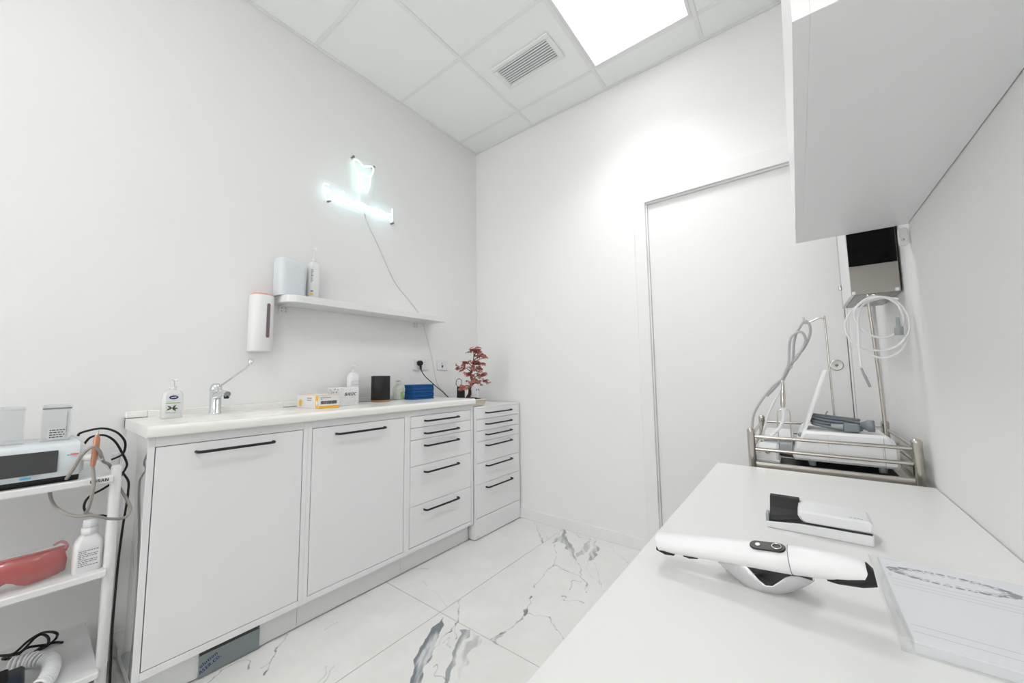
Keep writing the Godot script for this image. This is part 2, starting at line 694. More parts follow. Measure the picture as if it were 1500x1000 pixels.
func build_room():
	# floor: marble-look porcelain tiles 0.6 x 1.2 m
	var marble := mat("marble", Color.WHITE, 0.22)
	marble.albedo_texture = marble_texture()
	var fl := struct("floor", "polished white marble tile floor with grey veins")
	part("screed", G.new().bx(XL - 0.1, XR + 0.1, -0.12, -0.0015, ZB - 0.1, ZF + 0.1), M.grout, fl)
	var xs := [XL, -1.946, -1.346, -0.746, -0.146, XR]
	var zs := [ZB, -1.204, -0.004, 1.196, 2.396, ZF]
	for i in xs.size() - 1:
		for j in zs.size() - 1:
			var g := G.new()
			g.uv = func(p: Vector3): return Vector2((p.x + 1.80) / 1.632, (p.z + 2.33) / 2.112)
			g.bx(xs[i] + 0.0012, xs[i + 1] - 0.0012, -0.010, 0.0, zs[j] + 0.0012, zs[j + 1] - 0.0012, 0.0006)
			part("floor_tile", g, marble, fl)
	# walls with thickness
	var wl := struct("wall_left")
	part("plaster", G.new().bx(XL - 0.12, XL, -0.12, CH + 0.12, ZB - 0.12, ZF + 0.12), M.wall_paint, wl)
	var wr := struct("wall_right")
	part("plaster", G.new().bx(XR, XR + 0.12, -0.12, CH + 0.12, ZB - 0.12, ZF + 0.12), M.wall_paint, wr)
	var wf := struct("unseen_wall_front")
	# unseen wall and window behind the camera, placed to light the back wall
	var g := G.new()
	g.bx(XL, -1.95, -0.12, CH + 0.12, ZF, ZF + 0.12)
	g.bx(0.10, XR, -0.12, CH + 0.12, ZF, ZF + 0.12)
	g.bx(-1.95, 0.10, -0.12, 0.60, ZF, ZF + 0.12)
	g.bx(-1.95, 0.10, 2.55, CH + 0.12, ZF, ZF + 0.12)
	part("plaster", g, M.wall_paint, wf)
	var wn := struct("unseen_window_1", "unseen wide white framed window behind the camera, placed to light the back wall")
	g = G.new()
	for x in [-1.925, -0.925, 0.075]:
		g.bx(x - 0.025, x + 0.025, 0.60, 2.55, ZF + 0.03, ZF + 0.09, 0.003)
	g.bx(-1.90, 0.05, 0.60, 0.65, ZF + 0.03, ZF + 0.09, 0.003)
	g.bx(-1.90, 0.05, 2.50, 2.55, ZF + 0.03, ZF + 0.09, 0.003)
	part("window_frame", g, M.trim_white, wn)
	for x in [-1.425, -0.425]:
		part("pane", G.new().bx(x - 0.475, x + 0.475, 0.65, 2.50, ZF + 0.058, ZF + 0.062), M.acrylic, wn)
	part("window_sill", G.new().bx(-1.95, 0.10, 0.575, 0.60, ZF - 0.05, ZF + 0.03, 0.003), M.trim_white, wn)
	var wb := struct("wall_back")
	var dx0 := -0.705
	var dx1 := 0.215
	var dh := 2.135
	g = G.new()
	g.bx(XL, dx0, -0.12, CH + 0.12, ZB - 0.12, ZB)
	g.bx(dx1, XR, -0.12, CH + 0.12, ZB - 0.12, ZB)
	g.bx(dx0, dx1, dh, CH + 0.12, ZB - 0.12, ZB)
	g.bx(dx0, dx1, -0.12, 0.0, ZB - 0.12, ZB)
	part("plaster", g, M.wall_paint, wb)
	# sliding door
	var d := struct("door_1", "white flush sliding door in a white frame")
	g = G.new()
	g.bx(-0.772, -0.700, 0.0, 2.125, ZB, ZB + 0.012, 0.002)
	g.bx(0.203, 0.285, 0.0, 2.125, ZB, ZB + 0.012, 0.002)
	g.bx(-0.772, 0.285, 2.125, 2.222, ZB, ZB + 0.012, 0.002)
	part("casing", g, M.trim_white, d)
	g = G.new()
	g.bx(dx0, -0.692, 0.0, 2.122, ZB - 0.10, ZB - 0.004, 0.001)
	g.bx(dx0, dx1, 2.116, dh, ZB - 0.10, ZB - 0.004, 0.001)
	g.bx(0.203, dx1, 0.0, 2.122, ZB - 0.10, ZB - 0.004, 0.001)
	part("jamb", g, M.trim_white, d)
	part("door_leaf", G.new().bx(-0.6915, 0.192, 0.003, 2.1155, ZB - 0.060, ZB - 0.018, 0.002), M.door_white, d)
	part("closing_strip", G.new().bx(0.1945, 0.2025, 0.006, 2.110, ZB - 0.060, ZB - 0.016, 0.001), M.door_white, d)
	part("door_back", G.new().bx(dx0, dx1, 0.0, dh, ZB - 0.115, ZB - 0.105), M.dark_joint, d)
	var ring := G.new().at(Transform3D(Basis(Vector3.RIGHT, PI / 2), Vector3(0.147, 1.083, ZB - 0.018)))
	ring.lathe([Vector2(0.0, 0.0005), Vector2(0.0165, 0.0005), Vector2(0.0175, 0.003), Vector2(0.024, 0.003), Vector2(0.025, 0.0)], 32)
	var pl := part("finger_pull", ring, M.trim_white, d)
	var rim := G.new().at(Transform3D(Basis(Vector3.RIGHT, PI / 2), Vector3(0.147, 1.083, ZB - 0.018)))
	rim.lathe([Vector2(0.022, 0.0035), Vector2(0.0255, 0.0035), Vector2(0.0262, 0.0)], 32)
	part("rim", rim, M.steel, pl)
	var knob := G.new().at(Transform3D(Basis(Vector3.RIGHT, PI / 2), Vector3(0.147, 1.083, ZB - 0.018)))
	knob.lathe([Vector2(0.007, 0.0), Vector2(0.006, 0.004), Vector2(0.0, 0.005)], 16)
	part("button", knob, M.brushed, pl)
	# baseboards
	var bb := struct("baseboard_left")
	part("board", G.new().bx(XL, XL + 0.010, 0.0, 0.10, -0.262, ZF, 0.002), M.trim_white, bb)
	bb = struct("baseboard_back")
	part("board", G.new().bx(XL, -0.772, 0.0, 0.07, ZB, ZB + 0.010, 0.002), M.trim_white, bb)
	# suspended ceiling
	var ce := struct("ceiling", "suspended ceiling of white tiles in a white grid")
	part("slab", G.new().bx(XL - 0.12, XR + 0.12, CH + 0.03, CH + 0.12, ZB - 0.12, ZF + 0.12), M.ceiling_tile, ce)
	var cx := [XL, -1.533, -0.925, -0.325, XR - 0.006]
	var cz := [ZB, -2.110, -1.515, -0.925, -0.330, 0.265, 0.860, 1.455, 2.050, 2.645, ZF]
	for i in cx.size() - 1:
		for j in cz.size() - 1:
			if i == 2 and j in [1, 5]:
				continue
			part("ceiling_tile", G.new().bx(cx[i] + 0.004, cx[i + 1] - 0.004, CH + 0.004, CH + 0.016, cz[j] + 0.004, cz[j + 1] - 0.004, 0.001), M.ceiling_tile, ce)
	for i in range(1, 4):
		part("grid_bar", G.new().bx(cx[i] - 0.012, cx[i] + 0.012, CH, CH + 0.0035, ZB, ZF, 0.0008), M.grid_white, ce)
	for j in range(1, cz.size() - 1):
		for i in 4:
			part("grid_bar", G.new().bx(cx[i] + (0.0125 if i > 0 else 0.0), cx[i + 1] - (0.0125 if i < 3 else 0.0), CH + 0.0002, CH + 0.0035, cz[j] - 0.012, cz[j] + 0.012, 0.0008), M.grid_white, ce)
	part("edge_trim", G.new().bx(XL + 0.001, XL + 0.020, CH - 0.002, CH + 0.0032, ZB, ZF, 0.0008), M.grid_white, ce)
	part("edge_trim", G.new().bx(XL, XR, CH - 0.002, CH + 0.0032, ZB + 0.001, ZB + 0.020, 0.0008), M.grid_white, ce)
	part("edge_trim", G.new().bx(XR - 0.020, XR - 0.001, CH - 0.002, CH + 0.0032, ZB, ZF, 0.0008), M.grid_white, ce)
	# air vent
	var t := thing("ceiling_vent", "rectangular white air vent with slats set in a ceiling tile", "air vent", Vector3(-1.226, CH + 0.004, -1.797))
	g = G.new()
	g.bx(-0.213, 0.213, -0.012, 0.0, -0.105, -0.078, 0.003)
	g.bx(-0.213, 0.213, -0.012, 0.0, 0.078, 0.105, 0.003)
	g.bx(-0.213, -0.182, -0.012, 0.0, -0.078, 0.078, 0.003)
	g.bx(0.182, 0.213, -0.012, 0.0, -0.078, 0.078, 0.003)
	part("frame", g, M.grid_white, t)
	part("duct", G.new().bx(-0.182, 0.182, -0.0012, 0.0, -0.078, 0.078), M.duct_grey, t)
	var sl := G.new().box(Vector3.ZERO, Vector3(0.364, 0.0015, 0.0120), 0.0004).mesh()
	for k in 9:
		piece("slat", sl, M.grid_white, t, Transform3D(Basis(Vector3.RIGHT, 0.10), Vector3(0, -0.009, -0.070 + k * 0.0175)))


# ---------------------------------------------------------------- cabinets on the left wall
func bow_handle(z0: float, z1: float, y: float, xf: float, parent: Node3D):
	# black bow handle: bar along z standing 26 mm off the front
	var o := 0.026
	var r := 0.014
	var p := [Vector3(xf, y, z0), Vector3(xf + o - r, y, z0)]
	for k in range(1, 5):
		var a := PI / 2 * k / 4.0
		p.append(Vector3(xf + o - r + r * sin(a), y, z0 - r + r * cos(a)))
	for k in 5:
		var a := PI / 2 * k / 4.0
		p.append(Vector3(xf + o - r + r * cos(a), y, z1 + r - r * sin(a)))
	p.append(Vector3(xf, y, z1))
	part("handle", G.new().tube(p, 0.0052, 10), M.handle_black, parent)


func build_cabinets():
	var XF := -1.71
	var units := [["cabinet_unit", "white sink cabinet with one wide door, nearest the cable trolley", -0.262, -0.768], ["cabinet_unit", "white single-door cabinet between the sink cabinet and the drawers", -0.768, -1.290], ["drawer_unit", "white built-in unit of five drawers under the worktop end", -1.290, -1.806]]
	for k in 3:
		var u = units[k]
		var z0: float = u[2]
		var z1: float = u[3]
		var zm := (z0 + z1) / 2
		var t := thing(u[0], u[1], "cabinet", Vector3.ZERO, 0.0, "fitted white cabinets along the left wall")
		var s := 0.018
		# carcass: two sides, back, bottom, face rails
		part("side_panel", G.new().bx(XL + 0.002, XF, 0.110, 0.867, z0 - s, z0, 0.001), M.lacquer_side if k == 0 else M.lacquer, t)
		part("side_panel", G.new().bx(XL + 0.002, XF, 0.110, 0.867, z1, z1 + s, 0.001), M.lacquer, t)
		part("bottom_panel", G.new().bx(XL + 0.002, XF, 0.110, 0.134, z1 + s, z0 - s, 0.001), M.lacquer, t)
		part("top_rail", G.new().bx(XL + 0.002, XF, 0.835, 0.867, z1 + s, z0 - s, 0.001), M.lacquer, t)
		part("back_panel", G.new().bx(XL + 0.002, XL + 0.008, 0.134, 0.835, z1 + s, z0 - s), M.dark_joint, t)
		part("toe_kick", G.new().bx(XL + 0.02, -1.757, 0.0045, 0.110, z1 + 0.0006, z0 - (0.02 if k == 0 else 0.0006), 0.001), M.lacquer, t)
		var a := z1 + s + 0.0025
		var b := z0 - s - 0.0025
		if k < 2:
			var d := part("door", G.new().bx(XF - 0.019, XF, 0.1365, 0.8325, a, b, 0.0012), M.lacquer, t)
			if k == 0:
				bow_handle(-0.388, -0.632, 0.802, XF, d)
			else:
				bow_handle(-0.893, -1.145, 0.798, XF, d)
		else:
			var ys := [0.8325, 0.769, 0.703, 0.560, 0.348, 0.1365]
			var hy := [0.803, 0.733, 0.665, 0.520, 0.314]
			for i in 5:
				var d := part("drawer", G.new().bx(XF - 0.019, XF, ys[i + 1] + 0.0012, ys[i] - (0.0 if i == 0 else 0.0012), a, b, 0.0012), M.lacquer, t)
				bow_handle(-1.407, -1.665, hy[i], XF, d)
	# free-standing low drawer unit in the corner
	var t2 := thing("drawer_unit", "lower free-standing white unit of six drawers in the corner by the door wall", "cabinet")
	var xf := -1.705
	var z0 := -1.8165
	var z1 := -2.3085
	var s2 := 0.014
	part("side_panel", G.new().bx(-2.10, xf, 0.006, 0.845, z0 - s2, z0, 0.001), M.lacquer, t2)
	part("side_panel", G.new().bx(-2.10, xf, 0.006, 0.845, z1, z1 + s2, 0.001), M.lacquer, t2)
	part("top_panel", G.new().bx(-2.10, xf, 0.835, 0.845, z1 + s2, z0 - s2, 0.001), M.lacquer, t2)
	part("plinth", G.new().bx(-2.10, xf, 0.006, 0.130, z1 + s2, z0 - s2, 0.001), M.lacquer, t2)
	part("back_panel", G.new().bx(-2.10, -2.094, 0.13, 0.835, z1 + s2, z0 - s2), M.lacquer, t2)
	for q in [[-2.06, -1.85], [-2.06, -2.27], [-1.74, -1.85], [-1.74, -2.27]]:
		part("foot", G.new().bx(q[0] - 0.012, q[0] + 0.012, 0.0, 0.006, q[1] - 0.012, q[1] + 0.012), M.soft_black, t2)
	var ys := [0.8335, 0.763, 0.687, 0.617, 0.477, 0.343, 0.1325]
	var hy := [0.803, 0.728, 0.658, 0.586, 0.453, 0.313]
	for i in 6:
		var d := part("drawer", G.new().bx(xf - 0.018, xf, ys[i + 1] + 0.0012, ys[i] - (0.0 if i == 0 else 0.0012), z1 + s2 + 0.0015, z0 - s2 - 0.0015, 0.0012), M.lacquer, t2)
		bow_handle(-1.925, -2.197, hy[i], xf, d)
	# metal panel leaning in the toe kick
	var p := thing("lettered_panel", "grey metal panel with blue lettering set in the toe kick under the sink cabinet", "panel", Vector3(-1.7565, 0.0025, -0.535))
	part("plate", G.new().bx(0.0, 0.007, 0.0, 0.075, -0.093, 0.095, 0.001), M.panel_plate, p)
	part("upper_strip", G.new().bx(0.0, 0.004, 0.0765, 0.092, -0.093, 0.095, 0.001), M.bronze_dark, p)
	var rot := Basis(Vector3(0, 0, 1), 0.42)
	text("lettering", "olution", 0.0115, M.ink_blue, p, facing_x(Vector3(0.0072, 0.049, 0.068)) * Transform3D(rot, Vector3.ZERO))
	text("lettering", "ASER.CO,", 0.0115, M.ink_blue, p, facing_x(Vector3(0.0072, 0.032, 0.062)) * Transform3D(rot, Vector3.ZERO))


func build_worktop():
	# solid-surface worktop with an integrated basin, lofted along z
	var t := thing("worktop", "cream-white worktop with integrated basin running over the fitted cabinets", "worktop")
	var yt := 0.905
	var yb := 0.8672
	var xb := -2.126
	var xf := -1.690
	var rings := []
	var zlist := []
	for i in 57:
		zlist.append(-1.8115 + (1.8115 - 0.2555) * i / 56.0)
	var r := 0.014
	for z in zlist:
		var ring := []
		ring.append(Vector3(xb, yb, z))
		ring.append(Vector3(xf - 0.006, yb, z))
		for k in 4:
			var a := PI / 2 * k / 3.0
			ring.append(Vector3(xf - r * 0.5 + r * 0.5 * sin(a), yb + r * 0.5 - r * 0.5 * cos(a), z))
		for k in 6:
			var a := PI / 2 * k / 5.0
			ring.append(Vector3(xf - r + r * cos(a), yt - r + r * sin(a), z))
		var n := 28
		for k in range(1, n + 1):
			var x := xf - r + (xb - xf + r) * k / n
			# basin bowl in front of the tap
			var u := (x + 1.845) / 0.125
			var w: float = (z + 0.535) / 0.205
			var q := pow(absf(u), 3.0) + pow(absf(w), 3.0)
			var dip := 0.0
			if q < 1.0:
				dip = 0.030 * pow(1.0 - q, 0.5)
			ring.append(Vector3(x, yt - dip, z))
		ring.reverse()
		rings.append(ring)
	part("slab", G.new().loft(rings), M.solid_surface, t)
	# upstand along the wall, jointed to the slab outside the basin
	part("upstand", G.new().bx(XL + 0.0005, xb + 0.004, yt + 0.0014, 0.932, -0.318, -0.2555, 0.002), M.solid_surface, t)
	part("upstand", G.new().bx(XL + 0.0005, xb + 0.004, yb, 0.932, -0.825, -0.3185, 0.002), M.solid_surface, t)
	part("upstand", G.new().bx(XL + 0.0005, xb + 0.004, yt + 0.0014, 0.932, -1.8115, -0.8255, 0.002), M.solid_surface, t)
	part("joint", G.new().bx(XL + 0.0005, xb + 0.0005, yb, yt + 0.003, -1.8112, -0.2558), M.dark_joint, t)


# ---------------------------------------------------------------- right-hand wall: desk and wall cabinet
func build_desk_side():
	var t := thing("desk", "white desk along the right wall under the wall cabinet", "desk")
	part("desk_top", G.new().bx(-0.262, XR - 0.002, 0.682, 0.720, -1.606, 0.62, 0.0015), M.desk_white, t)
	part("end_panel", G.new().bx(-0.235, XR - 0.004, 0.0, 0.682, -1.600, -1.575, 0.001), M.desk_white, t)
	part("end_panel", G.new().bx(-0.235, XR - 0.004, 0.0, 0.682, 0.590, 0.615, 0.001), M.desk_white, t)
	part("back_panel", G.new().bx(XR - 0.024, XR - 0.004, 0.25, 0.682, -1.575, 0.59, 0.001), M.desk_white, t)
	var c := thing("wall_cabinet", "large grey-white wall cabinet hanging above the desk", "cabinet")
	part("carcass", G.new().bx(0.0405, XR - 0.002, 1.500, 1.86, -1.606, -0.565, 0.0003), M.lacquer, c)
	part("door", G.new().bx(0.022, 0.0404, 1.500, 1.86, -1.606, -0.565, 0.0003), M.lacquer, c)
	# hanging bracket below the far end
	var g := G.new().at(Transform3D(Basis(), Vector3(XR - 0.014, 1.462, -1.612)))
	g.prism(rrect(0.022, 0.055, 0.009), 0.012, 0.002, true)
	var br := part("bracket", g, M.white_metal, c)
	part("screw", G.new().sphere(Vector3(XR - 0.016, 1.452, -1.599), Vector3(0.004, 0.004, 0.002), 8), M.steel, br)
	# steel wall box in the corner
	var b := thing("wall_box", "narrow wall box with black and grey end panel hanging in the corner by the door", "wall box", Vector3(0, 0, 0))
	part("body", G.new().bx(0.176, XR - 0.006, 1.318, 1.72, -2.09, -1.752, 0.001), M.brushed, b)
	var d := part("door", G.new().bx(0.163, 0.175, 1.318, 1.72, -2.00, -1.75, 0.002), M.white_metal, b)
	part("frame_strip", G.new().bx(0.166, 0.175, 1.318, 1.72, -2.09, -2.003, 0.001), M.steel, b)
	part("latch", G.new().at(Transform3D(Basis(), Vector3(0.160, 1.40, -2.03))).lathe([Vector2(0.005, -0.012), Vector2(0.0065, -0.004), Vector2(0.005, 0.008), Vector2(0.0, 0.012)], 10), M.chrome, d)
	part("black_panel", G.new().bx(0.166, XR - 0.008, 1.421, 1.538, -1.753, -1.748, 0.0008), M.black_glass, b)
	part("grey_panel", G.new().bx(0.166, XR - 0.007, 1.319, 1.4205, -1.753, -1.7485, 0.0008), M.brushed, b)
	part("top_strip", G.new().bx(0.163, XR - 0.007, 1.5385, 1.72, -1.753, -1.746, 0.001), M.white_metal, b)
	for x in [0.172, 0.279]:
		part("clip", G.new().bx(x - 0.005, x + 0.005, 1.319, 1.331, -1.7485, -1.743, 0.002), M.white_plastic, b)
		part("screw", G.new().sphere(Vector3(x + (0.018 if x < 0.2 else -0.02), 1.549, -1.7458), Vector3(0.005, 0.0025, 0.002), 8), M.steel, b)


# ---------------------------------------------------------------- things on the worktop
func pump_bottle(t: Node3D, m: Material, w: float, d: float, h: float, top: float, mp: Material):
	var rings := []
	for q in [[0.0, 0.92], [0.003, 1.0], [h * 0.55, 1.0], [h * 0.82, 0.97], [h * 0.92, 0.82], [h * 0.98, 0.5], [h, 0.3]]:
		var ring := []
		for p in rrect(d * q[1], w * q[1], minf(d, w) * 0.42 * q[1], 5):
			ring.append(Vector3(p.x, q[0], -p.y))
		rings.append(ring)
	part("body", G.new().loft(rings), m, t)
	part("collar", G.new().lathe([Vector2(0.0, h), Vector2(0.011, h), Vector2(0.011, h + 0.012), Vector2(0.0045, h + 0.014), Vector2(0.0045, top - 0.008), Vector2(0.0, top - 0.008)], 16), mp, t)
	part("pump", G.new().tube([Vector3(-0.007, top - 0.005, 0), Vector3(0.0, top - 0.003, 0), Vector3(0.016, top - 0.004, -0.004), Vector3(0.026, top - 0.009, -0.006)], [0.006, 0.0065, 0.005, 0.0035], 10), mp, t)


func build_counter_things():
	var Y := 0.905
	# tap
	var t := thing("tap", "chrome basin tap with a long raised elbow lever", "tap", Vector3(-2.045, Y, -0.52))
	part("body", G.new().lathe([Vector2(0.0, 0.0), Vector2(0.024, 0.0), Vector2(0.0235, 0.004), Vector2(0.0215, 0.006), Vector2(0.0215, 0.096), Vector2(0.0, 0.096)], 28), M.chrome, t)
	part("spout", G.new().tube(smooth([Vector3(0.0, 0.076, 0), Vector3(0.05, 0.086, 0), Vector3(0.11, 0.092, 0), Vector3(0.155, 0.088, 0)], 4), [0.016, 0.016, 0.0155, 0.015, 0.0145, 0.014, 0.0135, 0.013, 0.0125, 0.012, 0.012, 0.012, 0.012], 14), M.chrome, t)
	part("aerator", G.new().at(Transform3D(Basis(), Vector3(0.145, 0.070, 0))).lathe([Vector2(0.0, 0.0), Vector2(0.009, 0.0), Vector2(0.010, 0.012), Vector2(0.0, 0.012)], 14), M.soft_black, t)
	part("cap", G.new().lathe([Vector2(0.0, 0.098), Vector2(0.0225, 0.098), Vector2(0.023, 0.108), Vector2(0.020, 0.122), Vector2(0.012, 0.131), Vector2(0.0, 0.133)], 24), M.chrome, t)
	var lv := part("lever", G.new().tube(smooth([Vector3(0.010, 0.118, -0.006), Vector3(0.045, 0.142, -0.028), Vector3(0.095, 0.180, -0.058), Vector3(0.122, 0.200, -0.074), Vector3(0.135, 0.220, -0.081)], 5), 0.0042, 10), M.chrome, t)
	part("paddle", G.new().at(Transform3D(Basis(Vector3(0, 0, 1), 0.5), Vector3(0.139, 0.226, -0.083))).sphere(Vector3.ZERO, Vector3(0.007, 0.015, 0.010), 12), M.chrome, lv)
	# soap bottle
	t = thing("soap_bottle", "clear pump soap bottle with green leaf label beside the tap", "soap bottle", Vector3(-1.985, Y, -0.366))
	pump_bottle(t, M.bottle_clear, 0.066, 0.040, 0.112, 0.156, M.bottle_clear)
	var lab := part("label", G.new().at(facing_x(Vector3(0.0203, 0.058, 0.0))).prism(rrect(0.046, 0.078, 0.006), 0.0006), M.bottle_clear, t)
	part("oval", G.new().at(facing_x(Vector3(0.0210, 0.082, 0.0))).prism(ellipse(0.014, 0.0075), 0.0004), M.ink_navy, lab)
	part("lettering", G.new().at(facing_x(Vector3(0.0214, 0.082, 0.0)) * Transform3D(Basis(Vector3(0, 0, 1), 0.12), Vector3.ZERO)).prism(rrect(0.016, 0.003, 0.0013), 0.0003), M.card_white, lab)
	part("green_band", G.new().at(facing_x(Vector3(0.0210, 0.060, 0.0))).prism(rrect(0.045, 0.0025, 0.001), 0.0004), M.ink_green, lab)
	var lg := G.new()
	for a in [-0.9, -0.2, 0.9, 2.4, 3.6]:
		lg.at(facing_x(Vector3(0.0210, 0.040, 0.003)) * Transform3D(Basis(Vector3(0, 0, 1), a), Vector3(cos(a) * 0.009, sin(a) * 0.006, 0)))
		lg.prism([Vector2(-0.009, 0), Vector2(-0.002, -0.003), Vector2(0.005, -0.002), Vector2(0.010, 0), Vector2(0.004, 0.003), Vector2(-0.003, 0.0025)], 0.0004)
	part("leaf_print", lg, M.ink_dark_green, lab)
	part("small_print", small_print(0.034, 0.006, 2, 4).at(Transform3D()), M.ink_pale, lab).transform = facing_x(Vector3(0.0210, 0.022, 0.0))
	# glove box with a yellow edge
	t = thing("glove_box", "white and yellow cardboard box with barcode on the worktop", "box", Vector3(-1.955, Y, -0.922))
	part("carton", G.new().box(Vector3(0, 0.0325, 0), Vector3(0.23, 0.065, 0.105), 0.0015), M.card_white, t)
	part("yellow_band", G.new().bx(0.1152, 0.1156, 0.002, 0.014, -0.051, 0.051), M.yellow_print, t)
	part("yellow_band", G.new().bx(0.086, 0.112, 0.003, 0.062, 0.0526, 0.0530), M.yellow_print, t)
	part("yellow_dot", G.new().at(Transform3D(Basis(), Vector3(-0.075, 0.025, 0.0526))).prism(ellipse(0.018, 0.018), 0.0004), M.yellow_print, t)
	part("white_dot", G.new().at(Transform3D(Basis(), Vector3(0.099, 0.028, 0.0531))).prism(ellipse(0.008, 0.012), 0.0004), M.card_white, t)
	part("orange_edge", G.new().bx(-0.11, 0.1155, 0.0642, 0.0653, -0.0523, 0.0523, 0.0002), M.yellow_print, t)
	part("white_flap", G.new().bx(-0.105, 0.108, 0.0654, 0.0658, -0.047, 0.047), M.card_white, t)
	var bc := G.new()
	var rng := RandomNumberGenerator.new()
	rng.seed = 7
	var zz := 0.042
	while zz > -0.036:
		var w := rng.randf_range(0.0008, 0.0032)
		bc.bx(0.1152, 0.1156, 0.022, 0.038, zz - w, zz)
		zz -= w + rng.randf_range(0.0007, 0.0018)
	part("barcode", bc, M.ink, t)
	part("small_print", small_print(0.085, 0.012, 2, 12), M.ink, t).transform = facing_x(Vector3(0.1152, 0.050, 0.0))
	part("small_print", small_print(0.05, 0.02, 2, 15), M.ink_grey, t).transform = Transform3D(Basis(), Vector3(0.02, 0.045, 0.0526))
	# BASIC box
	t = thing("carton_box", "white speckled carton reading BASIC behind the yellow box", "box", Vector3(-1.995, Y, -1.075))
	part("carton", G.new().box(Vector3(0, 0.0475, 0), Vector3(0.13, 0.095, 0.108), 0.0015), M.card_white, t)
	text("lettering", "BASIC", 0.017, M.ink, t, facing_x(Vector3(0.0652, 0.060, -0.006)) * Transform3D(Basis(Vector3(1, 0, 0), Vector3(0.22, 1, 0), Vector3(0, 0, 1)), Vector3.ZERO))
	var sp := G.new()
	for i in 90:
		var y := rng.randf_range(0.004, 0.090)
		var z := rng.randf_range(-0.050, 0.050)
		if y > 0.045 and y < 0.075 and absf(z) < 0.042:
			continue
		var s := rng.randf_range(0.0012, 0.003)
		sp.bx(0.0651, 0.0654, y, y + s, z, z + s * 1.4)
	part("speckle_print", sp, M.ink_pale, t).set_meta("kind", "stuff")
	sp = G.new()
	for i in 26:
		var y := rng.randf_range(0.050, 0.088)
		var x := rng.randf_range(-0.060, 0.058)
		var s := rng.randf_range(0.003, 0.009)
		sp.bx(x, x + s * 0.8, y, y + s * 0.7, 0.0541, 0.0544)
	part("pattern_print", sp, M.ink_grey, t).set_meta("kind", "stuff")
	# tall pump bottle behind
	t = thing("pump_bottle", "tall white pump bottle standing behind the BASIC carton", "bottle", Vector3(-2.085, Y, -1.183))
	pump_bottle(t, M.white_plastic, 0.072, 0.050, 0.180, 0.222, M.white_plastic)
	part("small_print", small_print(0.05, 0.03, 5, 22), M.ink_pale, t).transform = facing_x(Vector3(0.0253, 0.115, 0.0))
	# black speaker on a wooden base
	t = thing("table_speaker", "black cylindrical speaker with a wooden foot on the worktop", "speaker", Vector3(-2.03, Y, -1.330))
	part("foot", G.new().lathe([Vector2(0.0, 0.0), Vector2(0.050, 0.0), Vector2(0.052, 0.003), Vector2(0.052, 0.012), Vector2(0.0, 0.012)], 40), M.wood, t)
	part("body", G.new().lathe([Vector2(0.0, 0.012), Vector2(0.053, 0.012), Vector2(0.055, 0.015), Vector2(0.055, 0.152), Vector2(0.053, 0.156), Vector2(0.050, 0.155), Vector2(0.0, 0.153)], 40), M.soft_black, t)
	# small clear bottle
	t = thing("spray_bottle", "small clear glass bottle with yellowish liquid between speaker and blue pack", "bottle", Vector3(-2.06, Y, -1.478))
	var rings := []
	for q in [[0.0, 0.9], [0.003, 1.0], [0.072, 1.0], [0.086, 0.85], [0.095, 0.35]]:
		var ring := []
		for p in rrect(0.052 * q[1], 0.060 * q[1], 0.012 * q[1], 4):
			ring.append(Vector3(p.x, q[0], -p.y))
		rings.append(ring)
	part("body", G.new().loft(rings), M.perfume_glass, t)
	part("collar", G.new().lathe([Vector2(0.0, 0.094), Vector2(0.009, 0.094), Vector2(0.009, 0.103), Vector2(0.0, 0.103)], 14), M.white_plastic, t)
	part("cap", G.new().at(Transform3D(Basis(), Vector3(0, 0.103, 0))).lathe([Vector2(0.0, 0.0), Vector2(0.016, 0.0), Vector2(0.017, 0.004), Vector2(0.017, 0.020), Vector2(0.014, 0.025), Vector2(0.0, 0.026)], 18), M.perfume_glass, t)
	part("sprayer", G.new().at(Transform3D(Basis(), Vector3(0, 0.117, 0))).lathe([Vector2(0.0, 0.0), Vector2(0.008, 0.0), Vector2(0.008, 0.006), Vector2(0.0, 0.007)], 12), M.ink_dark_green, t)
	part("green_label", G.new().bx(0.0262, 0.0266, 0.015, 0.050, -0.022, 0.0), M.ink_green, t)
	# folded blue towels
	t = thing("towel_pack", "stack of folded blue paper towels near the wall sockets", "paper towels", Vector3(-2.012, Y, -1.610))
	var n := 13
	for i in n:
		var h := 0.096 / n
		var g := G.new().box(Vector3(rng.randf_range(-0.002, 0.002), h * (i + 0.5), rng.randf_range(-0.002, 0.002)), Vector3(0.084 + rng.randf_range(-0.003, 0.002), h * 0.96, 0.178 + rng.randf_range(-0.004, 0.002)), 0.0018)
		part("towel", g, M.blue_paper if i % 3 else M.blue_paper_light, t)
	build_bonsai()


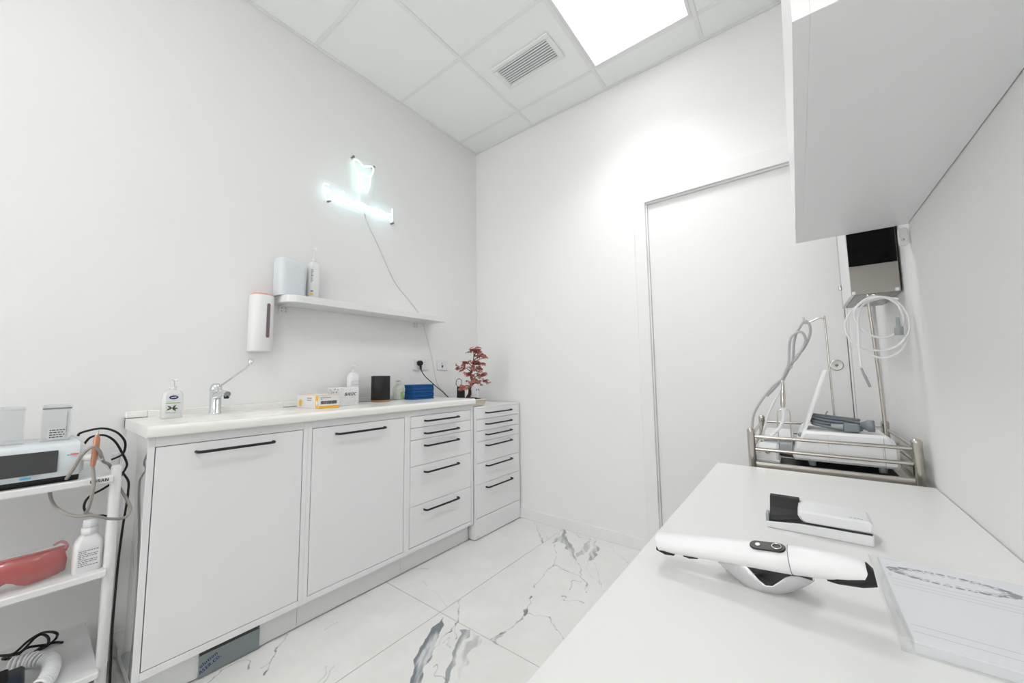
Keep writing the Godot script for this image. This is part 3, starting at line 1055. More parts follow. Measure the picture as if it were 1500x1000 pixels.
func build_bonsai():
	var Y := 0.845
	var t := thing("bonsai_maple", "red-leaved bonsai maple in a shallow cream pot on the corner drawers", "potted plant", Vector3(-1.840, Y, -1.912))
	var pot := G.new()
	var rings := []
	for q in [[0.004, 0.90], [0.038, 0.98], [0.041, 1.06], [0.050, 1.06], [0.050, 0.94], [0.042, 0.92]]:
		var ring := []
		for p in rrect(0.180 * q[1], 0.150 * q[1], 0.010, 3):
			ring.append(Vector3(p.x, q[0], -p.y))
		rings.append(ring)
	pot.loft(rings, true, true, false)
	for q in [[-0.065, -0.045], [0.065, -0.045], [-0.065, 0.045], [0.065, 0.045]]:
		pot.bx(q[0] - 0.012, q[0] + 0.012, 0.0, 0.005, q[1] - 0.010, q[1] + 0.010)
	part("pot", pot, M.pot_cream, t)
	var soil := G.new()
	rings = []
	for q in [[0.0425, 0.90], [0.050, 0.82], [0.056, 0.5], [0.058, 0.1]]:
		var ring := []
		for p in rrect(0.160 * q[1], 0.116 * q[1], 0.010 * q[1], 3):
			ring.append(Vector3(p.x, q[0], -p.y))
		rings.append(ring)
	part("soil", soil.loft(rings), M.soil, t)
	# trunk and branches
	var trunk := [Vector3(-0.010, 0.050, 0.012), Vector3(-0.004, 0.085, -0.004), Vector3(-0.010, 0.125, -0.012), Vector3(0.0, 0.165, -0.022), Vector3(-0.006, 0.220, -0.016), Vector3(0.002, 0.290, -0.034), Vector3(0.0, 0.390, -0.046)]
	var S := smooth(trunk, 4)
	var rr := []
	for i in S.size():
		rr.append(lerpf(0.017, 0.0022, pow(float(i) / (S.size() - 1), 0.6)))
	part("trunk", G.new().tube(S, rr, 9), M.bark, t)
	# branch tips in metres from the pot: z toward the wall sockets is positive
	var tips := [Vector3(0.02, 0.300, 0.085), Vector3(-0.03, 0.265, 0.060), Vector3(0.03, 0.270, 0.020), Vector3(0.0, 0.315, -0.060), Vector3(0.03, 0.300, -0.105), Vector3(-0.02, 0.395, -0.030), Vector3(0.02, 0.370, -0.070), Vector3(0.0, 0.345, -0.150), Vector3(0.03, 0.215, 0.035), Vector3(0.02, 0.225, -0.070), Vector3(-0.01, 0.215, -0.160), Vector3(0.03, 0.170, -0.130), Vector3(0.0, 0.160, -0.075), Vector3(0.02, 0.130, 0.065), Vector3(0.03, 0.260, -0.060), Vector3(0.0, 0.400, -0.070), Vector3(0.03, 0.175, 0.015), Vector3(0.04, 0.185, -0.040)]
	var rng := RandomNumberGenerator.new()
	rng.seed = 42
	var leaf := G.new()
	# palmate leaf: five pointed lobes folded a little
	var c := Vector3.ZERO
	for a in [-1.25, -0.62, 0.0, 0.62, 1.25]:
		var L := 0.030 * (1.0 - 0.28 * absf(a) / 1.25)
		var dir := Vector3(cos(a), -0.10 - 0.12 * absf(a), sin(a))
		var sd := Vector3(-sin(a), 0.0, cos(a)) * 0.0062
		var mid := dir * L * 0.5
		var tip := dir * L + Vector3(0, -0.004, 0)
		leaf.tri(c, mid + sd, tip)
		leaf.tri(c, tip, mid - sd)
	var lm := leaf.mesh()
	var k := 0
	for tip in tips:
		var from: Vector3 = S[0]
		for p in S:
			if absf(p.y - (tip.y - 0.035)) < absf(from.y - (tip.y - 0.035)):
				from = p
		var bend: Vector3 = from.lerp(tip, 0.5) + Vector3(0, 0.014, 0)
		part("branch", G.new().tube(smooth([from, bend, tip], 4), [0.0035, 0.0032, 0.003, 0.0027, 0.0024, 0.0021, 0.0018, 0.0015, 0.0012], 6), M.bark, t)
		for i in 8:
			var off := Vector3(rng.randf_range(-0.035, 0.035), rng.randf_range(-0.014, 0.018), rng.randf_range(-0.042, 0.042))
			var b := Basis(Vector3.UP, rng.randf() * TAU) * Basis(Vector3(0, 0, 1), rng.randf_range(-0.95, 0.2)) * Basis(Vector3(1, 0, 0), rng.randf_range(-0.6, 0.6))
			piece("leaf", lm, M["leaf_%d" % (k % 4)], t, Transform3D(b.scaled(Vector3.ONE * rng.randf_range(0.85, 1.25)), tip + off))
			k += 1
	# ornaments beside the trunk
	t = thing("black_ornament", "small black block ornament with wire ring beside the bonsai pot", "ornament", Vector3(-2.005, Y, -1.985))
	part("block", G.new().bx(-0.022, 0.022, 0.0, 0.128, -0.026, 0.018, 0.003), M.soft_black, t)
	var ring := []
	for i in 25:
		ring.append(Vector3(0.0, 0.158 + 0.030 * sin(TAU * i / 24.0), 0.016 + 0.030 * cos(TAU * i / 24.0)))
	part("ring", G.new().tube(ring, 0.0022, 6, false), M.soft_black, t)
	t = thing("white_figurine", "little white egg-shaped figurine on black feet behind the bonsai pot", "figurine", Vector3(-2.00, Y, -2.135))
	part("body", G.new().lathe([Vector2(0.0, 0.016), Vector2(0.018, 0.017), Vector2(0.030, 0.040), Vector2(0.033, 0.075), Vector2(0.028, 0.108), Vector2(0.015, 0.128), Vector2(0.0, 0.134)], 20), M.white_plastic, t)
	for s in [-1.0, 1.0]:
		part("foot", G.new().bx(-0.010, 0.016, 0.0, 0.020, s * 0.012 - 0.008, s * 0.012 + 0.008, 0.003), M.soft_black, t)
		part("eye", G.new().sphere(Vector3(0.030, 0.100, s * 0.011), Vector3(0.003, 0.008, 0.003), 8), M.soft_black, t)


# ---------------------------------------------------------------- things on the left wall
func build_wall_things():
	# soap dispenser
	var t := thing("soap_dispenser", "white wall dispenser with a dark level window left of the shelf", "dispenser", Vector3(XL, 1.188, -0.697))
	var prof := []
	for p in rrect(0.100, 0.100, 0.040, 8):
		prof.append(Vector2(p.x, p.y + 0.050))
	var rings := []
	for q in [[0.0, 0.96], [0.006, 1.0], [0.268, 1.0], [0.276, 0.96]]:
		var ring := []
		for p in prof:
			ring.append(Vector3(0.002 + p.y * q[1], q[0], p.x * q[1]))
		rings.append(ring)
	part("body", G.new().loft(rings), M.white_plastic, t)
	rings = []
	for q in [[0.2765, 0.90], [0.284, 0.88]]:
		var ring := []
		for p in prof:
			ring.append(Vector3(0.006 + p.y * q[1], q[0], p.x * q[1]))
		rings.append(ring)
	part("top_ring", G.new().loft(rings), M.pink_plastic, t)
	part("level_window", G.new().at(facing_x(Vector3(0.1005, 0.150, -0.014))).prism(rrect(0.014, 0.168, 0.0065), 0.0025, 0.0006), M.window_dark, t)
	part("window_frame", G.new().at(facing_x(Vector3(0.0990, 0.150, -0.014))).prism(rrect(0.017, 0.172, 0.008), 0.003, 0.0006), M.pink_plastic, t)
	# shelf
	t = thing("wall_shelf", "long white shelf with rounded corner on the left wall", "shelf", Vector3(XL, 1.437, 0.0))
	var poly := [Vector2(0.001, -1.812), Vector2(0.168, -1.812)]
	for k in 9:
		var a := PI / 2 * k / 8.0
		poly.append(Vector2(0.168 - 0.075 + 0.075 * cos(a), -0.765 - 0.075 + 0.075 * sin(a)))
	poly.append(Vector2(0.001, -0.765))
	part("board", G.new().at(Transform3D(Basis(Vector3(1, 0, 0), Vector3(0, 0, 1), Vector3(0, -1, 0)), Vector3(0, 0.036, 0))).prism(poly, 0.036, 0.0015), M.white_metal, t)
	for z in [-0.815, -1.675]:
		var b := G.new()
		b.bx(0.0005, 0.004, -0.040, 0.0, z - 0.022, z + 0.022, 0.001)
		b.bx(0.0005, 0.085, -0.004, 0.0, z - 0.022, z + 0.022, 0.001)
		var br := part("bracket", b, M.white_metal, t)
		for dz in [-0.010, 0.010]:
			for y in [-0.013, -0.028]:
				part("screw", G.new().sphere(Vector3(0.0045, y, z + dz), Vector3(0.0015, 0.0035, 0.0035), 8), M.grey_plastic, br)
	# white dispenser box and bottle on the shelf
	t = thing("towel_dispenser", "pale grey box with sloping rounded top on the left end of the shelf", "dispenser", Vector3(-2.135, 1.4735, -0.748))
	rings = []
	for q in [[0.0, 0.97, 0.0], [0.004, 1.0, 0.0], [0.165, 1.0, 1.0], [0.178, 0.97, 1.0], [0.184, 0.90, 1.0], [0.187, 0.70, 1.0]]:
		var ring := []
		for p in rrect(0.112 * q[1], 0.132 * q[1], 0.030 * q[1], 6):
			var drop: float = 0.018 * q[2] * clampf((p.y + 0.066) / 0.132, 0.0, 1.0)
			ring.append(Vector3(0.058 + p.x, q[0] + 0.012 * q[2] - drop, -0.066 - p.y))
		rings.append(ring)
	part("cover", G.new().loft(rings), M.cool_plastic, t)
	t = thing("lotion_bottle", "white pump bottle with yellow-tipped label on the wall shelf", "bottle", Vector3(-2.070, 1.4735, -0.930))
	pump_bottle(t, M.white_plastic, 0.064, 0.045, 0.215, 0.290, M.white_plastic)
	part("small_print", small_print(0.012, 0.075, 9, 31), M.ink_grey, t).transform = facing_x(Vector3(0.0229, 0.130, 0.018))
	part("yellow_mark", G.new().at(facing_x(Vector3(0.0229, 0.030, 0.017))).prism(rrect(0.016, 0.012, 0.001), 0.0004), M.yellow_print, t)
	part("dark_mark", G.new().at(facing_x(Vector3(0.0229, 0.046, 0.017))).prism(rrect(0.014, 0.008, 0.001), 0.0004), M.ink_grey, t)
	# wall sockets
	for q in [[-1.722, 0.140, "double white wall socket with a black plug in it"], [-1.928, 0.108, "white wall socket plate with dark switch near the bonsai"]]:
		t = thing("wall_socket", q[2], "wall socket", Vector3(XL, 1.137, q[0]), 0.0, "wall sockets above the worktop")
		part("plate", G.new().at(facing_x(Vector3.ZERO)).prism(rrect(q[1], 0.078, 0.006), 0.009, 0.002, true), M.white_plastic, t)
		if q[1] > 0.12:
			for y in [-0.016, 0.0, 0.016]:
				part("hole", G.new().at(facing_x(Vector3(0.009, y, -0.036))).prism(ellipse(0.0028, 0.0028, 10), 0.0004), M.ink, t)
		else:
			part("insert", G.new().at(facing_x(Vector3(0.009, 0.0, 0.006))).prism(rrect(0.020, 0.040, 0.003), 0.001), M.card_white, t)
			part("switch", G.new().at(facing_x(Vector3(0.010, -0.010, 0.006))).prism(rrect(0.012, 0.016, 0.002), 0.003, 0.001), M.ink, t)
			part("slot", G.new().at(facing_x(Vector3(0.010, 0.012, 0.010))).prism(rrect(0.003, 0.014, 0.001), 0.0004), M.ink_grey, t)
	t = thing("power_plug", "black plug and cord hanging from the double wall socket", "power cord", Vector3(0, 0, 0))
	part("plug", G.new().at(Transform3D(Basis(Vector3(0, 0, 1), -PI / 2), Vector3(XL + 0.0095, 1.147, -1.700))).lathe([Vector2(0.0, 0.0), Vector2(0.017, 0.0), Vector2(0.020, 0.004), Vector2(0.020, 0.022), Vector2(0.014, 0.034), Vector2(0.0, 0.037)], 20), M.black, t)
	part("strain_relief", G.new().tube([Vector3(XL + 0.025, 1.140, -1.702), Vector3(XL + 0.028, 1.118, -1.704), Vector3(XL + 0.030, 1.100, -1.705)], [0.011, 0.008, 0.005], 10), M.black, t)
	part("cord", G.new().tube(smooth([Vector3(XL + 0.030, 1.102, -1.705), Vector3(XL + 0.034, 1.085, -1.712), Vector3(XL + 0.032, 1.050, -1.745), Vector3(XL + 0.030, 0.975, -1.850), Vector3(XL + 0.028, 0.918, -1.935), Vector3(XL + 0.020, 0.85, -2.005), Vector3(XL + 0.016, 0.70, -2.03)], 8), 0.0033, 8), M.black, t)
	# neon sign
	t = thing("neon_sign", "glowing white-blue neon tooth sign with lettering on the left wall", "neon sign")
	var NX := -2.116
	var strokes := {
		"tooth": [-1.260, 2.228, -1.280, 2.277, -1.282, 2.308, -1.287, 2.345, -1.304, 2.389, -1.303, 2.409, -1.288, 2.416, -1.256, 2.402, -1.233, 2.392, -1.215, 2.404, -1.194, 2.414, -1.169, 2.403, -1.172, 2.375, -1.186, 2.346, -1.194, 2.310, -1.198, 2.263, -1.200, 2.224, -1.214, 2.220, -1.223, 2.249, -1.239, 2.260, -1.249, 2.244, -1.260, 2.228],
		"smile": [-1.204, 2.332, -1.232, 2.339, -1.252, 2.336, -1.268, 2.340],
	}
	for k in strokes:
		part(k + "_tube", G.new().tube(smooth(onx(strokes[k], NX), 4), 0.0042, 8), M.neon_mint, t)
	var letters := [
		[-1.021, 2.180, -0.995, 2.179, -0.989, 2.158, -1.004, 2.151, -1.026, 2.150, -1.005, 2.133, -0.997, 2.111, -1.006, 2.092, -1.030, 2.095],
		[-1.042, 2.133, -1.042, 2.096, -1.045, 2.125, -1.060, 2.139, -1.073, 2.127, -1.075, 2.098],
		[-1.108, 2.176, -1.108, 2.101, -1.099, 2.128, -1.090, 2.122, -1.090, 2.102, -1.107, 2.101],
		[-1.142, 2.144, -1.123, 2.122, -1.124, 2.104, -1.143, 2.099, -1.160, 2.118, -1.159, 2.138, -1.143, 2.144],
		[-1.212, 2.185, -1.214, 2.103, -1.202, 2.104, -1.182, 2.106, -1.174, 2.128, -1.191, 2.143, -1.211, 2.136],
		[-1.231, 2.148, -1.232, 2.099, -1.236, 2.135, -1.254, 2.143, -1.262, 2.105, -1.267, 2.136, -1.285, 2.139, -1.293, 2.106],
		[-1.331, 2.149, -1.312, 2.142, -1.310, 2.111, -1.330, 2.106, -1.334, 2.150, -1.339, 2.104],
		[-1.359, 2.149, -1.360, 2.103, -1.366, 2.140, -1.388, 2.145, -1.394, 2.105],
		[-1.450, 2.186, -1.451, 2.104, -1.434, 2.104, -1.413, 2.113, -1.416, 2.140, -1.448, 2.143]]
	for L in letters:
		part("letter_tube", G.new().tube(smooth(onx(L, NX), 4), 0.0042, 8), M.neon_cyan, t)
	# clear acrylic backing carried by four standoffs
	var back := [Vector2(0.985, 2.075), Vector2(1.475, 2.082), Vector2(1.475, 2.205), Vector2(1.32, 2.215), Vector2(1.325, 2.435), Vector2(1.155, 2.445), Vector2(1.160, 2.215), Vector2(0.985, 2.205)]
	part("acrylic_backing", G.new().at(facing_x(Vector3(-2.128, 0, 0))).prism(back, 0.004), M.acrylic_sign, t)
	for q in [[-1.170, 2.428], [-1.311, 2.424], [-1.030, 2.090], [-1.462, 2.094]]:
		part("standoff", G.new().at(Transform3D(Basis(Vector3(0, 0, 1), -PI / 2), Vector3(XL, q[1], q[0]))).lathe([Vector2(0.0, 0.0), Vector2(0.006, 0.0), Vector2(0.006, 0.022), Vector2(0.0075, 0.023), Vector2(0.0075, 0.028), Vector2(0.0, 0.029)], 12), M.brushed, t)
	var li := 0
	for q in [[-1.10, 2.135, Color(0.80, 0.94, 1.0)], [-1.36, 2.135, Color(0.80, 0.94, 1.0)], [-1.235, 2.33, Color(0.78, 1.0, 0.94)]]:
		var l := OmniLight3D.new()
		l.name = "neon_light_%d" % li
		li += 1
		l.light_color = q[2]
		l.light_energy = 0.0025
		l.light_size = 0.02
		l.omni_range = 6.0
		l.omni_attenuation = 2.0
		l.shadow_enabled = true
		l.position = Vector3(-2.085, q[1], q[0])
		t.add_child(l)
	# its thin cable down the wall
	t = thing("sign_cable", "thin white cable running from the neon sign down behind the shelf", "cable")
	var cp := onx([-1.263, 2.100, -1.294, 2.029, -1.355, 1.933, -1.494, 1.700, -1.620, 1.587, -1.695, 1.515], XL + 0.003)
	cp.append_array(onx([-1.735, 1.455, -1.748, 1.415, -1.820, 1.208, -1.874, 1.007, -1.950, 0.930, -2.01, 0.86], XL + 0.004))
	part("cord", G.new().tube(smooth(cp, 6), 0.0016, 6), M.cable_pale, t)


# ---------------------------------------------------------------- laser trolley at the left edge
func build_laser_trolley():
	var t := thing("equipment_trolley", "white metal shelf trolley at the left edge, beside the sink cabinet", "trolley")
	var ys := [0.765, 0.487, 0.200]
	for y in ys:
		var g := G.new()
		g.bx(-2.085, -1.700, y - 0.020, y, -0.190, 0.300, 0.003)
		part("shelf", g, M.white_metal, t)
	for q in [[-1.730, -0.1965], [-2.03, -0.226], [-1.730, 0.302], [-2.03, 0.302]]:
		var g := G.new().at(Transform3D(Basis(), Vector3(q[0], 0, q[1])))
		g.lathe([Vector2(0.0, 0.065), Vector2(0.0128, 0.065), Vector2(0.0128, 0.786), Vector2(0.011, 0.790), Vector2(0.0, 0.791)], 20)
		var lg := part("leg", g, M.white_metal, t)
		var w := G.new().at(Transform3D(Basis(Vector3(0, 0, 1), PI / 2), Vector3(q[0], 0.030, q[1])))
		w.lathe([Vector2(0.0, -0.010), Vector2(0.026, -0.010), Vector2(0.030, -0.006), Vector2(0.030, 0.006), Vector2(0.026, 0.010), Vector2(0.0, 0.010)], 20)
		part("caster", w, M.grey_plastic, lg)
	text("lettering", "LORAN", 0.0085, M.ink, t, facing_x(Vector3(-1.6995, 0.7555, -0.159)))
	# diode laser unit
	t = thing("laser_unit", "white desktop laser unit with a wide grey screen on the trolley top", "laser unit", Vector3(-1.715, 0.765, -0.01))
	var base := [Vector2(-0.012, 0.0), Vector2(-0.290, 0.0), Vector2(-0.290, 0.018), Vector2(0.002, 0.018)]
	part("base", G.new().at(Transform3D(Basis(), Vector3(0, 0, -0.108))).prism(base, 0.33, 0.002), M.black, t)
	# housing: cross-section in x, y drawn along z
	var hp := [Vector2(0.004, 0.0185), Vector2(-0.002, 0.070), Vector2(-0.008, 0.102), Vector2(-0.016, 0.110), Vector2(-0.030, 0.112), Vector2(-0.290, 0.105), Vector2(-0.290, 0.0185)]
	part("housing", G.new().at(Transform3D(Basis(), Vector3(0, 0, -0.116))).prism(hp, 0.345, 0.010, true), M.cool_plastic, t)
	var tilt := atan2(0.006, 0.0515)
	var face := Transform3D(Basis(Vector3(0, 0, -1), Vector3(-sin(tilt), cos(tilt), 0), Vector3(cos(tilt), sin(tilt), 0)), Vector3(0.0015, 0.060, 0.0))
	var sc := part("screen", G.new().at(face).prism(rrect(0.20, 0.061, 0.002, 2, Vector2(-0.035, 0.003)), 0.0012), M.screen_grey, t)
	part("red_mark", G.new().at(face * Transform3D(Basis(), Vector3(0.096, 0.018, 0.0))).prism(rrect(0.017, 0.0035, 0.0015), 0.0016), M.ink_red, sc)
	part("cyan_mark", G.new().at(face * Transform3D(Basis(), Vector3(0.084, 0.016, 0.0))).prism(rrect(0.005, 0.003, 0.0014), 0.0016), M.ink_cyan, sc)
	part("blue_lettering", G.new().at(face * Transform3D(Basis(), Vector3(0.010, -0.035, 0.0))).prism(rrect(0.020, 0.005, 0.0024), 0.0014), M.ink_cyan, sc)
	# pen holder peg with the copper handpiece
	part("pen_holder", G.new().tube([Vector3(-0.02, 0.060, -0.110), Vector3(-0.005, 0.060, -0.130), Vector3(0.0, 0.060, -0.155)], [0.010, 0.010, 0.012], 12), M.white_plastic, t)
	t = thing("laser_handpiece", "copper-coloured laser handpiece with grey cord beside the laser unit", "handpiece", Vector3(0, 0, 0))
	part("grip", G.new().tube([Vector3(-1.700, 0.802, -0.143), Vector3(-1.701, 0.826, -0.1445), Vector3(-1.702, 0.852, -0.146), Vector3(-1.7025, 0.880, -0.147), Vector3(-1.703, 0.893, -0.1472)], [0.0055, 0.0068, 0.0080, 0.0075, 0.0045], 12), M.copper, t)
	part("tip", G.new().tube([Vector3(-1.703, 0.893, -0.1472), Vector3(-1.703, 0.900, -0.148), Vector3(-1.703, 0.907, -0.150)], [0.003, 0.0022, 0.0008], 8), M.steel, t)
	part("cord", G.new().tube(smooth([Vector3(-1.700, 0.803, -0.143), Vector3(-1.690, 0.755, -0.147), Vector3(-1.685, 0.712, -0.144), Vector3(-1.690, 0.680, -0.140), Vector3(-1.70, 0.667, -0.137), Vector3(-1.72, 0.655, -0.150)], 6), 0.0042, 8), M.laser_cord, t)
	t = thing("fibre_cord", "grey cord looping over the trolley corner from under the laser unit", "cord", Vector3(0, 0, 0))
	var a := onx([-0.094, 0.772, -0.107, 0.807, -0.120, 0.842, -0.139, 0.861, -0.153, 0.846, -0.166, 0.810, -0.186, 0.785, -0.209, 0.716, -0.226, 0.676, -0.233, 0.649, -0.222, 0.628], -1.70)
	for i in a.size():
		a[i].x = [-1.715, -1.700, -1.690, -1.684, -1.690, -1.72, -1.755, -1.76, -1.74, -1.72, -1.71][i]
	a.append_array([Vector3(-1.685, 0.640, -0.185), Vector3(-1.675, 0.662, -0.150), Vector3(-1.685, 0.669, -0.115), Vector3(-1.715, 0.688, -0.086), Vector3(-1.745, 0.711, -0.072), Vector3(-1.755, 0.744, -0.066)])
	part("cord", G.new().tube(smooth(a, 6), 0.0042, 8), M.laser_cord, t)
	# black cables between trolley and cabinet
	var cables := [
		["black cable arching over the trolley corner to the wall", [-0.120, 0.877, -0.128, 0.888, -0.171, 0.896, -0.206, 0.880, -0.228, 0.848, -0.231, 0.820, -0.224, 0.799, -0.200, 0.787]],
		["thick black cable hanging between the trolley leg and the sink cabinet", [-0.136, 0.848, -0.150, 0.869, -0.180, 0.871, -0.206, 0.847, -0.226, 0.804, -0.240, 0.764, -0.234, 0.739, -0.232, 0.735, -0.247, 0.702, -0.248, 0.663, -0.247, 0.631, -0.243, 0.573, -0.240, 0.521, -0.236, 0.400, -0.235, 0.20, -0.24, 0.0045]],
		["black cable looping below the trolley top", [-0.228, 0.735, -0.210, 0.715, -0.182, 0.695, -0.161, 0.684, -0.148, 0.667, -0.147, 0.641, -0.165, 0.615, -0.190, 0.609, -0.226, 0.585]]]
	var xs := [-1.885, -1.895, -1.87]
	for i in 3:
		t = thing("black_cable", cables[i][0], "cable", Vector3.ZERO, 0.0, "black cables behind the trolley")
		part("cord", G.new().tube(smooth(onx(cables[i][1], xs[i]), 6), 0.0034, 8), M.black, t)
	# clear acrylic stands on the laser unit
	for q in [[-0.070, 0.056, "clear acrylic box with handwritten sticker on the laser unit"], [0.020, 0.060, "plain clear acrylic box at the left picture edge on the laser unit"]]:
		t = thing("acrylic_box", q[2], "box", Vector3(-1.845, 0.876, q[0]), 0.0, "acrylic boxes on the laser unit")
		var w: float = q[1] / 2
		var g := G.new()
		for s in [-1.0, 1.0]:
			g.bx(-0.030, 0.030, 0.0, 0.108, s * w - 0.0012, s * w + 0.0012)
			g.bx(s * 0.030 - 0.0012, s * 0.030 + 0.0012, 0.0, 0.108, -w + 0.0012, w - 0.0012)
		part("walls", g, M.acrylic_box, t)
		part("rim", G.new().bx(-0.0315, 0.0315, 0.0975, 0.1015, -w - 0.0015, w + 0.0015, 0.0008), M.acrylic_box, t)
		part("base", G.new().bx(-0.030, 0.030, 0.0, 0.004, -w, w, 0.0008), M.acrylic_box, t)
		if q[0] < 0.0:
			part("edge_line", G.new().bx(0.0312, 0.0318, 0.096, 0.100, -w, w), M.ink_grey, t)
			var st := part("sticker", G.new().bx(0.0313, 0.0317, 0.006, 0.040, -0.022, 0.016), M.bottle_clear, t)
			part("handwriting", small_print(0.030, 0.028, 4, 77), M.ink, st).transform = facing_x(Vector3(0.0318, 0.022, -0.003))
			part("side_line", G.new().bx(0.0313, 0.0317, 0.010, 0.085, -0.0215, -0.0205), M.ink_grey, t)
	# red safety goggles in a clear pouch
	t = thing("safety_goggles", "red laser safety goggles in clear film on the middle trolley shelf", "goggles", Vector3(-1.80, 0.487, -0.005))
	var rings := []
	for i in 25:
		var u := -1.0 + 2.0 * i / 24.0
		var ang := u * 1.05
		var cxx := 0.082 * cos(ang) - 0.020
		var czz := -0.118 * sin(ang)
		var n := Vector3(cos(ang), 0, -sin(ang))
		var top := 0.085 - 0.012 * u * u
		var notch := 0.022 * exp(-pow(u / 0.16, 2.0))
		var bot := 0.006 + notch + 0.004 * u * u
		var c := Vector3(cxx, 0, czz)
		rings.append([c + Vector3(0, bot, 0), c + n * 0.004 + Vector3(0, bot, 0), c + n * 0.004 + Vector3(0, (top + bot) / 2, 0) + n * 0.003, c + n * 0.004 + Vector3(0, top, 0) - n * 0.006, c + Vector3(0, top, 0) - n * 0.008, c + Vector3(0, (top + bot) / 2, 0)])
	for r in rings:
		r.reverse()
	part("lens", G.new().loft(rings), M.red_lens, t)
	for s in [-1.0, 1.0]:
		part("temple", G.new().tube(smooth([Vector3(0.020, 0.066, s * 0.103), Vector3(-0.02, 0.070, s * 0.108), Vector3(-0.08, 0.066, s * 0.10), Vector3(-0.14, 0.045, s * 0.09)], 4), 0.0045, 8), M.red_lens, t)
	part("brow_bar", G.new().tube(smooth([Vector3(0.022, 0.078, -0.100), Vector3(0.052, 0.084, -0.05), Vector3(0.058, 0.086, 0.0), Vector3(0.052, 0.084, 0.05), Vector3(0.022, 0.078, 0.100)], 5), 0.0035, 8), M.red_lens, t)
	# crumpled film pouch round them
	var fg := G.new()
	var grid := []
	var fn := FastNoiseLite.new()
	fn.seed = 21
	fn.frequency = 14.0
	for i in 31:
		var u := -1.0 + 2.0 * i / 30.0
		var ang := u * 1.10
		var col := []
		for j in 9:
			var v := j / 8.0
			var push := 0.010 + 0.006 * fn.get_noise_2d(u, v) - (0.030 * maxf(0.0, v - 0.85) / 0.15)
			col.append(Vector3((0.088 + push) * cos(ang) - 0.016, 0.002 + (0.093 + 0.006 * fn.get_noise_2d(u + 5.0, v)) * v, -(0.122 + push * 0.6) * sin(ang)))
		grid.append(col)
	for i in 30:
		for j in 8:
			fg.quad(grid[i][j], grid[i + 1][j], grid[i + 1][j + 1], grid[i][j + 1], 1)
	part("film_pouch", fg, M.film, t)
	# disinfectant bottle
	t = thing("plastic_bottle", "white plastic bottle with printed label on the middle trolley shelf", "bottle", Vector3(-1.752, 0.487, -0.152))
	rings = []
	for q in [[0.0, 0.94], [0.004, 1.0], [0.072, 1.0], [0.086, 0.94], [0.100, 0.66], [0.108, 0.48]]:
		var ring := []
		for p in rrect(0.048 * q[1], 0.062 * q[1], 0.014 * q[1], 4):
			ring.append(Vector3(p.x, q[0], -p.y))
		rings.append(ring)
	part("body", G.new().loft(rings), M.white_plastic, t)
	part("neck", G.new().lathe([Vector2(0.0, 0.107), Vector2(0.018, 0.107), Vector2(0.018, 0.125), Vector2(0.0, 0.125)], 20), M.white_plastic, t)
	part("cap", G.new().lathe([Vector2(0.0, 0.126), Vector2(0.0155, 0.126), Vector2(0.0150, 0.146), Vector2(0.0135, 0.148), Vector2(0.0, 0.148)], 20), M.white_plastic, t)
	var lb := part("label", G.new().at(facing_x(Vector3(0.0242, 0.042, 0.0))).prism(rrect(0.046, 0.056, 0.002, 2), 0.0004), M.card_white, t)
	part("small_print", small_print(0.040, 0.048, 9, 55), M.ink_grey, lb).transform = facing_x(Vector3(0.0247, 0.042, 0.0))
	# bottom shelf: cable bundle, foot pedal, coiled cord
	t = thing("cable_bundle", "looped black cable bundle lying on the lowest trolley shelf", "cable")
	var b := [-0.008, 0.229, -0.034, 0.227, -0.059, 0.241, -0.085, 0.248, -0.106, 0.249, -0.118, 0.239, -0.119, 0.221, -0.113, 0.212, -0.088, 0.209, -0.048, 0.207, -0.022, 0.206, -0.016, 0.218, -0.047, 0.224, -0.072, 0.244, -0.088, 0.243, -0.100, 0.234, -0.101, 0.219, -0.094, 0.210, -0.060, 0.219, -0.041, 0.211, -0.067, 0.2045, -0.094, 0.206, -0.116, 0.207, -0.131, 0.206]
	var bp := onx(b, -1.98)
	for i in bp.size():
		bp[i].x += 0.014 * sin(i * 1.7)
	part("cord", G.new().tube(smooth(bp, 5), 0.0036, 8), M.black, t)
	t = thing("foot_pedal", "dark blue-grey foot pedal on the lowest trolley shelf", "foot pedal", Vector3(-1.775, 0.200, 0.045))
	var ph := [Vector2(-0.06, 0.0), Vector2(0.065, 0.0), Vector2(0.065, 0.020), Vector2(0.045, 0.046), Vector2(-0.02, 0.058), Vector2(-0.06, 0.040)]
	part("housing", G.new().at(Transform3D(Basis(), Vector3(0, 0, -0.098))).prism(ph, 0.185, 0.006, true), M.navy_plastic, t)
	part("tread", G.new().at(Transform3D(Basis(Vector3(0, 0, 1), -0.30), Vector3(0.015, 0.052, -0.070))).box(Vector3(0, 0, 0.06), Vector3(0.075, 0.010, 0.12), 0.004), M.soft_black, t)
	part("guard_bar", G.new().tube(smooth([Vector3(0.05, 0.02, -0.035), Vector3(0.045, 0.10, -0.037), Vector3(0.040, 0.143, -0.040), Vector3(0.030, 0.155, -0.035), Vector3(0.028, 0.157, 0.08)], 5), 0.0042, 8), M.grey_plastic, t)
	t = thing("coiled_cord", "white coiled spring cord curling round the foot pedal", "cord")
	var path := smooth([Vector3(-1.905, 0.222, -0.030), Vector3(-1.893, 0.222, -0.066), Vector3(-1.850, 0.222, -0.096), Vector3(-1.806, 0.222, -0.102), Vector3(-1.766, 0.222, -0.098), Vector3(-1.730, 0.222, -0.090), Vector3(-1.712, 0.222, -0.078)], 24)
	var hx := []
